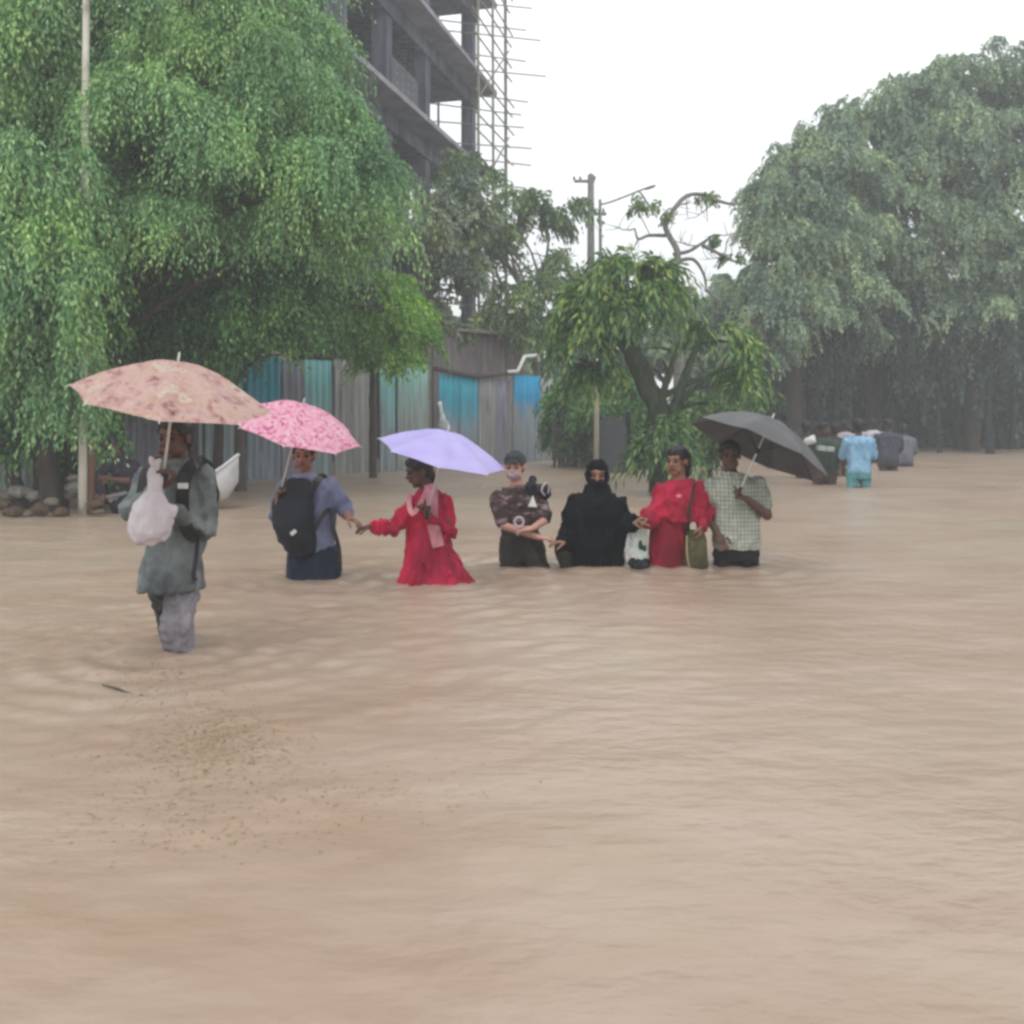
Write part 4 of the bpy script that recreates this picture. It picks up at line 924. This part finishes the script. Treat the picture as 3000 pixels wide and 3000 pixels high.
# ---- C: woman in red with lavender umbrella
def red(m_name, c1, c2): return cloth(m_name, c1, c2, 5, .7, .25, bump=.6)
RED = red('crimson kurta', '#a01034', '#c41a48'); PINKS = cloth('pale pink scarf', '#c77a80', '#dc9aa0', 8)
C = Fig('woman in a flared crimson dress with a pale pink scarf under the lavender umbrella', 1265, 6.93, SKIN_D)
a = C.p
C.head(1228, 1380, -68, -16, neck=a(1254, 1438, .01))
RS_C = [(1282, 1790, 124, .24), (1276, 1705, 108, .21), (1268, 1665, 88, .18), (1258, 1610, 66, .145), (1255, 1570, 58, .125), (1256, 1530, 57, .12), (1260, 1490, 60, .125), (1263, 1462, 58, .105), (1260, 1446, 38, .075), (1256, 1434, 22, .055)]
C.arm('L', a(1214, 1466, -.04), a(1160, 1548, -.07), a(1108, 1534, -.16), (-1, -.1, -.12), (0, -.3, -1), 1, .4, sr=(.062, .055, .045), r=(.044, .037, .032, .024))
C.arm('R', a(1306, 1474, .03), a(1318, 1556, -.03), a(1264, 1508, -.20), (-.25, -.2, 1), (-.9, -.4, 0), -1, .9, sr=(.053, .052, .045), r=(.040, .035, .032, .024))
C.core(RS_C[3:])
C.legs([[a(1240, 1640), a(1232, 1780, -.05), a(1236, 1930, 0)], [a(1290, 1640), a(1300, 1780, .05), a(1305, 1930, .1)]], None)
C.torso(RED, RS_C, name='dress', fold=.018, seed=9, fs=(9, 9, 2.0))
strap('scarf', [a(1204, 1440, -.09), a(1204, 1470, -.135), a(1214, 1498, -.15), a(1234, 1475, -.15), a(1250, 1440, -.10), a(1258, 1425, -.05)], .035, PINKS, C.root, .012)
strap('scarf', [a(1262, 1418, -.06), a(1270, 1450, -.135), a(1272, 1510, -.165), a(1282, 1560, -.165), a(1290, 1592, -.17)], .085, PINKS, C.root, .012)
C.hair(extra=[(0, -.075, -.055, (.05, .035, .05)), (0, -.07, -.10, (.035, .03, .05))]); C.done()
ridge('plain lavender umbrella held by the woman in the flared crimson dress', P(1312, 1264, 6.62), P(1254, 1496, 6.70), .452, .165, UM3, rot=.05)

# ---- D: youth in patterned shirt and grey cap
m = Mat('brown white print', .75, .25); v = m.coord(); vo = m.n('ShaderNodeTexVoronoi'); vo.inputs['Scale'].default_value = 15; m.l(v, vo.inputs['Vector'])
m.base(m.mix(.5, m.ramp(m.noise(m.coord(scale=(1, 1, 2.2)), 9, 5, .7), [(.42, lin('#150d10')), (.50, lin('#2c1d1a')), (.55, lin('#6a5250')), (.60, lin('#b8a2a4'))], 'EASE'), m.ramp(vo.outputs['Distance'], [(.2, lin('#170e12')), (.6, lin('#4d3a3c'))])))
m.bump(m.noise(v, 38, 4), .5, .012); PRINT = m.m
D = Fig('youth in a grey cap and a brown and white patterned shirt', 1530, 7.6, SKIN_L)
a = D.p
D.head(1509, 1366, -14, -8, neck=a(1513, 1424, .01))
RS_D = [(1524, 1552, 54, .125), (1522, 1520, 57, .13), (1518, 1480, 62, .13), (1515, 1450, 62, .115), (1513, 1434, 44, .085), (1512, 1424, 24, .055)]
D.arm('L', a(1457, 1458, 0), a(1474, 1535, -.10), a(1574, 1564, -.19), (1, 0, -.08), (0, .2, -1), 1, .45, sleeve=.42, sr=(.066, .06, .05), r=(.042, .034, .031, .023))
D.arm('R', a(1570, 1456, 0), a(1600, 1520, -.03), a(1558, 1538, -.22), (-1, -.2, 0), (0, .3, -1), -1, .6, sleeve=.42, sr=(.066, .06, .05), r=(.042, .034, .031, .023))
D.core(RS_D)
D.legs([[a(1500, 1585), a(1498, 1720, -.06), a(1500, 1870, .02)], [a(1555, 1585), a(1580, 1680, -.12), a(1575, 1870, .12)]], cloth('dark olive trousers', '#24231f', '#33322c', 6), r=(.092, .080, .06), waist=[(a(1524, 1545), .145, .12), (a(1528, 1600), .165, .13), (a(1530, 1640), .165, .125)])
D.torso(PRINT, RS_D, fold=.008, seed=12)
CAPM = cloth('dark grey cap', '#33383c', '#444a4e', 8)
D.hair(CAPM, extra=[(0, .085, .052, (.058, .045, .010)), (0, .03, .085, (.07, .06, .035))], name='cap')
b = bmesh.new(); ball(b, D.hp(0, .068, -.052), (.052, .042, .042), 16, D.M); obj('face_mask', b, cloth('pale face mask', '#9a8c93', '#b3a5ab'), D.root); D.done()
sb = thing('shoulder_bag', a(1575, 1430, -.05), 'black bundle bag with a white mark on the shoulder of the patterned shirt youth', 'bag')
b = bmesh.new()
for q, rr in [((1556, 1425, -.09), (.05, .06, .07)), ((1582, 1432, -.07), (.075, .06, .055)), ((1602, 1440, -.03), (.04, .05, .07)), ((1560, 1405, -.05), (.03, .03, .03))]: ball(b, a(*q), rr, 14)
remesh('bag_body', b, .008, BAGM, sb, 2, .008)
b = bmesh.new(); tube(b, spline([a(1595, 1448, -.125), a(1585, 1432, -.14), a(1596, 1412, -.12), a(1608, 1420, -.10), a(1604, 1442, -.10)], 14), .006, 6); obj('white_piping', b, plain('dull white ring', '#b5a6aa', .6), sb)
b = bmesh.new(); f = [b.verts.new(a(*q)) for q in [(1546, 1478, -.155), (1572, 1480, -.150), (1560, 1446, -.148)]]; b.faces.new(f); o = obj('white_patch', b, plain('white plastic', '#d5d5d0', .4), sb, False); md = o.modifiers.new('t', 'SOLIDIFY'); md.thickness = .01; md.offset = 0
b = bmesh.new(); c = a(1520, 1518, -.26); tube(b, [c + Vector((math.cos(t_) * .034, 0, math.sin(t_) * .036)) for t_ in np.linspace(0, 2 * PI, 21)], .010, 8, False); o = top(obj('white_ring', b, plain('dull white ring', '#b5a6aa', .6)), c)
set_tag(o, 'small white ring held at the waist of the youth in the patterned shirt', 'ring')

# ---- E: woman in black robe and veil
BLACKC = cloth('black robe cloth', '#080b0f', '#12171c', 5, .9, .08, bump=.7)
E = Fig('woman wholly veiled in a black robe with only her eyes showing', 1745, 7.6, SKIN_M)
a = E.p
E.head(1750, 1392, -4, -4, neck=a(1750, 1448, .01))
RS_E = [(1745, 1770, 96, .20), (1744, 1660, 84, .17), (1744, 1600, 86, .165), (1746, 1550, 84, .16), (1748, 1500, 80, .15), (1748, 1466, 74, .13), (1749, 1450, 56, .11)]
E.arm('L', a(1690, 1478, 0), a(1656, 1566, -.03), a(1652, 1578, -.22), (-.9, -.4, .05), (0, -.2, -1), 1, .4, sr=(.08, .085, .075))
E.arm('R', a(1808, 1478, 0), a(1836, 1532, -.03), a(1842, 1522, -.22), (.8, -.5, .1), (0, -.2, -1), -1, .4, sr=(.08, .075, .06))
E.core(RS_E[1:])
E.legs([[a(1720, 1620), a(1718, 1740), a(1720, 1870)], [a(1775, 1620), a(1776, 1740), a(1775, 1870)]], None)
E.torso(BLACKC, RS_E, name='robe', fold=.018, seed=14, fs=(8, 8, 2.0))
b = bmesh.new(); M_ = E.M
for q, rr in [((0, -.02, .034), (.092, .094, .098)), ((0, .03, .075), (.075, .062, .045)), ((0, .038, -.055), (.080, .074, .052)), ((0, .03, -.11), (.088, .078, .06)), ((.072, .015, 0), (.024, .06, .06)), ((-.072, .015, 0), (.024, .06, .06))]: ball(b, E.hp(*q), rr, 18, M_)
rings(b, [(a(1749, 1540, -.075), .15, .10), (a(1749, 1500, -.06), .16, .115), (a(1749, 1462, -.03), .155, .125), (a(1749, 1440, 0), .115, .10), (a(1750, 1420, 0), .095, .09)], 24)
remesh('veil', b, .008, BLACKC, E.root, 2, .006, (10, 10, 4), 3); E.done()
hb = thing('handbag', a(1648, 1600, -.1), 'dark olive handbag hanging on the arm of the woman in black', 'handbag')
OLIV = cloth('dark olive leather', '#26241a', '#3a3726', 7, .5)
b = bmesh.new(); rings(b, [(a(1660, 1660, -.05), .06, .05), (a(1650, 1620, -.06), .075, .06), (a(1644, 1580, -.06), .05, .045)], 16); remesh('bag_body', b, .008, OLIV, hb, 2, .006)
b = bmesh.new(); tube(b, spline([a(1638, 1588, -.06), a(1640, 1556, -.06), a(1655, 1548, -.06), a(1660, 1585, -.06)], 10), .007, 6); obj('handle', b, OLIV, hb)
m = Mat('printed carrier', .5, .35); v = m.coord(); m.base(m.ramp(m.noise(v, 16, 4, .6), [(.40, lin('#b5c4bb')), (.60, lin('#d8ddd8')), (.66, lin('#cfb9b9'))])); m.bump(m.noise(v, 30, 4), .6, .012)
cb = thing('carrier_bag', a(1872, 1540, -.1), 'pale printed carrier bag with a dark green motif beside the woman in black', 'carrier bag')
b = bmesh.new(); rings(b, [(a(1864, 1668, -.06), .085, .05), (a(1862, 1630, -.07), .10, .06), (a(1862, 1580, -.07), .095, .055), (a(1866, 1545, -.08), .07, .035), (a(1868, 1528, -.09), .03, .02)], 20)
remesh('bag_body', b, .008, m.m, cb, 2, .007, (14, 14, 6))
b = bmesh.new(); ball(b, a(1870, 1590, -.128), (.022, .012, .045), 12); ball(b, a(1882, 1600, -.122), (.022, .012, .03), 12); remesh('green_motif', b, .006, plain('dark green print', '#24422c', .6), cb, 1, .004)
b = bmesh.new(); tube(b, spline([a(1860, 1534, -.09), a(1862, 1512, -.12), a(1876, 1512, -.12), a(1874, 1534, -.09)], 10), .006, 6); obj('handle', b, m.m, cb)
b = bmesh.new(); ball(b, a(1866, 1650, -.12), (.085, .05, .05), 14); ball(b, a(1846, 1642, -.14), (.04, .04, .04), 12); ball(b, a(1884, 1640, -.12), (.035, .04, .035), 12)
o = top(remesh('dark_bundle', b, .008, BAGM, None, 2, .010, (16, 16, 16)), a(1866, 1650, -.12)); set_tag(o, 'small black bundle at the waterline under the pale carrier bag', 'bundle')

# ---- F: woman in red poncho
RED2 = red('deep red kurta', '#8f0f2e', '#b3183f'); RED3 = red('dark red kurta', '#7e1026', '#9a1732')
F = Fig('woman with thick black hair in a loose deep red shawl and dark red dress', 1980, 7.6, SKIN_M)
a = F.p
F.head(1984, 1350, -38, -6, neck=a(1992, 1408, .01))
RS_F = [(1962, 1770, 66, .17), (1958, 1660, 58, .15), (1958, 1600, 55, .14), (1962, 1540, 54, .135), (1975, 1480, 58, .13), (1990, 1440, 58, .12), (1993, 1420, 46, .09), (1993, 1408, 26, .06)]
F.arm('L', a(1938, 1440, -.02), a(1908, 1510, -.06), a(1886, 1512, -.20), (-1, -.5, 0), (0, -.3, -1), 1, .4, sr=(.07, .085, .07), r=(.044, .037, .032, .024))
F.arm('R', a(2045, 1438, .02), a(2066, 1500, -.01), a(2046, 1530, -.14), (-.3, -.4, -1), (-1, 0, 0), -1, .5, sr=(.08, .082, .06), r=(.044, .037, .032, .024))
F.core(RS_F[1:])
F.legs([[a(1940, 1620), a(1938, 1740), a(1940, 1870)], [a(1985, 1620), a(1988, 1740), a(1985, 1870)]], None)
F.torso(RED3, RS_F, name='dress', fold=.010, seed=17, fs=(7, 7, 2.5), sleeves=False)
b = bmesh.new(); rings(b, [(a(1990, 1522, -.03), .185, .165), (a(1994, 1500, -.02), .205, .175), (a(1998, 1460, -.01), .20, .165), (a(1998, 1430, 0), .17, .135), (a(1996, 1412, 0), .115, .10), (a(1994, 1400, 0), .07, .07)], 28)
for pts, rr in F.sleeves.values(): caps(b, pts, rr)
remesh('shawl', b, .009, RED2, F.root, 2, .014, (7, 7, 3.5), 19)
b = bmesh.new(); ball(b, a(1978, 1448, -.175), (.022, .01, .014), 10); obj('brooch', b, PINKS, F.root)
F.hair(extra=[(0, -.095, .02, (.07, .07, .08)), (0, -.12, -.04, (.065, .06, .08)), (0, -.10, -.10, (.06, .05, .07)), (0, -.02, .055, (.085, .085, .06))]); F.done()
sg = thing('shoulder_bag', a(2030, 1590, -.12), 'olive brown shoulder bag on the hip of the red shawled woman', 'bag')
b = bmesh.new(); rings(b, [(a(2032, 1675, -.12), .085, .05), (a(2032, 1640, -.13), .095, .06), (a(2030, 1580, -.13), .09, .055), (a(2028, 1545, -.12), .06, .035)], 18)
remesh('bag_body', b, .008, cloth('olive canvas', '#3e3d28', '#5b573c', 8, .7), sg, 2, .006)
strap('shoulder_strap', [a(2008, 1550, -.14), a(2004, 1500, -.20), a(2020, 1430, -.15), a(2035, 1412, -.02), a(2040, 1450, .12)], .02, OLIV, sg)
strap('bag_edge', [a(2000, 1560, -.175), a(2000, 1610, -.19), a(2006, 1650, -.18)], .012, plain('tan trim', '#a08f66', .6), sg)

# ---- G: man in pale checked shirt
m = Mat('pale check', .75, .2); v = m.coord(); sp_ = m.n('ShaderNodeSeparateXYZ'); m.l(v, sp_.inputs[0])
def stripes(sock, freq):
    a_ = m.n('ShaderNodeMath', operation='MULTIPLY'); a_.inputs[1].default_value = freq; m.l(sock, a_.inputs[0])
    s_ = m.n('ShaderNodeMath', operation='SINE'); m.l(a_.outputs[0], s_.inputs[0]); return m.ramp(s_.outputs[0], [(.3, (1, 1, 1, 1)), (.7, (.70, .73, .70, 1))])
base_ = m.ramp(m.noise(v, 7, 4), [(.3, lin('#9da297')), (.7, lin('#bcc0b6'))])
m.base(m.mix(1, m.mix(1, base_, stripes(sp_.outputs['X'], 210), 'MULTIPLY'), stripes(sp_.outputs['Z'], 190), 'MULTIPLY')); m.bump(m.noise(v, 38, 4), .5, .012); CHECK = m.m
G = Fig('man in a pale green checked shirt under the dark grey umbrella', 2155, 7.6, SKIN_D)
a = G.p
G.head(2138, 1334, -8, -2, neck=a(2144, 1392, .01))
RS_G = [(2162, 1606, 72, .15), (2158, 1560, 70, .145), (2155, 1500, 70, .14), (2152, 1440, 73, .135), (2150, 1412, 68, .12), (2147, 1396, 46, .085), (2145, 1384, 26, .06)]
G.arm('R', a(2220, 1422, 0), a(2240, 1506, -.08), a(2164, 1452, -.26), (-1, -.1, .25), (.2, -.3, 1), 1, 1.1, sleeve=.34, sr=(.072, .07, .05))
G.arm('L', a(2082, 1424, 0), a(2074, 1510, .04), a(2096, 1560, -.10), (.3, -.3, -1), (0, -1, 0), -1, .4, sleeve=.40, sr=(.07, .068, .05))
G.core(RS_G)
G.legs([[a(2128, 1620), a(2126, 1740, -.04), a(2128, 1870)], [a(2186, 1620), a(2188, 1740, .04), a(2186, 1870, .08)]], cloth('black trousers', '#141518', '#212327', 6), r=(.098, .082, .062), waist=[(a(2156, 1598), .175, .13), (a(2158, 1640), .18, .13)])
G.torso(CHECK, RS_G, fold=.008, seed=21); G.hair(); G.done()
ridge('dark grey umbrella tilted back over the man in the pale checked shirt', P(2262, 1226, 7.42), P(2166, 1440, 7.34), .56, .27, UM4, rot=.30, rib_mat=BLACKP)

# ---- distant people
def wader(label, cx, Y, htop, shirt, pants, yaw, w=.21, bag=None, headm=None, h=1.68, group=None):
    f = Fig(label, cx, Y, SKIN_D, group, .014); S = FPX / Y
    q = lambda dx, z, dy=0: P(cx, htop, Y) + Vector((dx, dy, -z))
    e = 1 if abs(yaw) < 90 else -1
    f.head(cx, htop + .115 * S, yaw, 0, neck=q(0, .27))
    c0 = P(cx, htop, Y)
    def ring(z, a_, b_): return (cx, htop + z * S, a_ * S, b_)
    rs = [ring(.86, w * .86, .14), ring(.7, w * .80, .13), ring(.5, w * .92, .135), ring(.36, w * .98, .13), ring(.30, w * .75, .10), ring(.255, .06, .06)]
    for s_ in (-1, 1):
        f.arm('L' if s_ < 0 else 'R', q(s_ * w * .92, .36), q(s_ * w * 1.12, .62, -.04 * e), q(s_ * w * .8, .80, -.20 * e), None, (0, -1, 0), s_, .5, sleeve=.45)
    f.core(rs); k = [[q(s_ * .10, .9), q(s_ * .10, 1.22), q(s_ * .10, 1.58)] for s_ in (-1, 1)]
    f.legs(k, pants, waist=[(q(0, .8), w * .82, .13), (q(0, .95), w * .86, .13)], vox=.014)
    f.torso(shirt, rs, vox=.013, seed=cx); f.hair(headm); f.done(); return f
FG = 'people wading in the distance'
wader('distant wader seen from behind in light blue top and teal lower clothes', 2516, 15.2, 1228, cloth('sky blue shirt', '#6fa3c8', '#93bcd8', 3), cloth('teal cloth', '#4d8f93', '#6aa6a8', 4), 176, .225, group=FG)
wader('distant wader in dark grey shirt just right of the one in light blue', 2602, 19.6, 1228, cloth('charcoal shirt', '#3f4450', '#4b505c', 3), cloth('dark brown cloth', '#3d3638', '#4a4042', 4), 185, .26, group=FG)
wader('distant wader in a mid grey shirt, rightmost of the far group', 2648, 21.0, 1242, cloth('mid grey shirt', '#646873', '#7c7f8a', 3), cloth('dark brown cloth', '#3d3638', '#4a4042', 4), 170, .24, group=FG)
wader('distant wader in whitish shirt half hidden between the light blue and dark grey waders', 2558, 22.5, 1228, cloth('whitish shirt', '#b6b4bd', '#cfccd2', 3), cloth('dark brown cloth', '#3d3638', '#4a4042', 4), 180, .25, group=FG)
wader('distant wader in pale grey shirt half hidden left of the light blue one', 2476, 21.5, 1232, cloth('pale grey shirt', '#9c9ea8', '#b3b4bc', 3), cloth('grey cloth', '#4a4c50', '#5a5c60', 4), 180, .22, group=FG)
wader('distant wader in dark green shirt and brown trousers, right of the dark grey umbrella', 2416, 16.0, 1238, cloth('dark green shirt', '#26332a', '#3a4a3c', 4), cloth('brown cloth', '#4e4038', '#635046', 4), 20, .24, group=FG)
wader('distant wader in a blackish top partly hidden behind the dark grey umbrella', 2362, 17.4, 1234, cloth('blackish shirt', '#23292a', '#343b3a', 4), cloth('brown cloth', '#4e4038', '#635046', 4), 160, .23, group=FG)
wader('distant wader in black behind the dark green one, left of the light blue one', 2446, 18.0, 1240, cloth('blackish shirt', '#23292a', '#343b3a', 4), cloth('brown cloth', '#4e4038', '#635046', 4), 175, .22, group=FG)
wt = thing('white_sack', P(2372, 1292, 15.9), 'small white sack on the shoulder of a distant wader beside the dark grey umbrella', 'sack')
b = bmesh.new(); ball(b, P(2372, 1291, 15.7), (.10, .08, .07), 14); ball(b, P(2380, 1284, 15.72), (.06, .06, .06), 12); remesh('sack_body', b, .012, plain('white sack cloth', '#cfd2cd', .7), wt, 2, .008)
wt = thing('pale_box', P(2418, 1315, 15.7), 'small pale parcel held against the chest of the distant wader in dark green', 'parcel')
b = bmesh.new(); vs = box(b, P(2418, 1314, 15.68), (.27, .14, .085), Matrix.Rotation(.1, 3, 'Y')); bmesh.ops.bevel(b, geom=b.edges[:], offset=.012, segments=2, affect='EDGES'); bx_ = obj('parcel_body', b, plain('pale parcel paper', '#a9b5ac', .7), wt, False)
b = bmesh.new(); box(b, P(2418, 1314, 15.68), (.03, .145, .09), Matrix.Rotation(.1, 3, 'Y')); obj('parcel_tape', b, plain('parcel tape', '#7f8a84', .5), wt, False)

# ---- white boat and the person bending over it, behind the man in front
YB = 12.0; WHITEB = plain('white boat paint', '#c6c5c6', .5, var=.12)
bt = thing('boat', P(510, 1490, YB), 'small white boat with its bow raised, mostly hidden behind the man in front', 'boat')
b = bmesh.new(); secs = [(318, 1456, .04, .02), (340, 1452, .22, .10), (400, 1444, .34, .20), (480, 1434, .38, .24), (560, 1420, .36, .24), (620, 1398, .28, .22), (665, 1366, .16, .20), (698, 1334, .02, .06)]
rows = []; n = 12
for px, py, hw, dp in secs:
    g_ = P(px, py, YB); dp2 = dp + .28 * max(0, (px - 560) / 138) ; rows.append([b.verts.new(g_ + Vector((0, -math.cos(PI * k / n) * hw, -math.sin(PI * k / n) ** .7 * dp2))) for k in range(n + 1)])
for r1, r2 in zip(rows, rows[1:]):
    for k in range(n): b.faces.new((r1[k], r1[k + 1], r2[k + 1], r2[k]))
o = obj('hull', b, WHITEB, bt); md = o.modifiers.new('t', 'SOLIDIFY'); md.thickness = .03
for sgn in (-1, 1):
    b = bmesh.new(); tube(b, spline([P(px, py, YB) + Vector((0, sgn * hw, .01)) for px, py, hw, dp in secs], 24), .02, 8); obj('gunwale', b, WHITEB, bt)
b = bmesh.new(); box(b, P(520, 1440, YB), (.2, .62, .03)); obj('bench', b, WOOD_P, bt, False)
PURP = cloth('dark purple cloth', '#2a2430', '#3c3442', 5)
H = Fig('person in dark purple clothing bending over the white boat behind the man in front', 360, 11.6, SKIN_D, vox=.009)
a = H.p
H.head(322, 1296, -40, -35, neck=a(338, 1334, .01))
RS_H = [(440, 1462, 42, .16), (425, 1440, 46, .17), (400, 1410, 50, .16), (375, 1380, 52, .15), (355, 1352, 44, .13), (342, 1336, 22, .08)]
H.arm('L', a(330, 1360, -.1), a(300, 1400, -.16), a(322, 1440, -.25), None, (0, -1, 0), 1, .5, sleeve=1.0)
H.arm('R', a(388, 1365, .05), a(395, 1405, -.22), a(352, 1398, -.30), None, (0, -1, 0), -1, .5, sleeve=.42)
H.core(RS_H)
H.legs([[a(400, 1455, 0), a(350, 1480, -.1), a(360, 1590, 0)], [a(430, 1460, .1), a(420, 1500, 0), a(430, 1590, .1)]], PURP, waist=[(a(425, 1440), .17, .14), (a(430, 1462), .19, .15)])
H.torso(PURP, RS_H, fold=.01, seed=31); H.hair(); H.done()

# ------------------------------------------------------------------ rain haze
bm = bmesh.new(); box(bm, (0, 60, 10.5), (340, 200, 25.0)); o = obj('haze', bm, None, None, False); o['kind'] = 'stuff'
m = bpy.data.materials.new('rain haze'); m.use_nodes = True; tn = m.node_tree; tn.nodes.clear()
vo = tn.nodes.new('ShaderNodeVolumePrincipled'); vo.inputs['Density'].default_value = 0.0047; vo.inputs['Color'].default_value = (0.90, 0.95, 1.0, 1); vo.inputs['Anisotropy'].default_value = 0.0
ou = tn.nodes.new('ShaderNodeOutputMaterial'); tn.links.new(vo.outputs[0], ou.inputs['Volume']); o.data.materials.append(m)
set_tag(o, 'thin grey rain haze filling the air over the flood', 'haze', None, 'stuff')
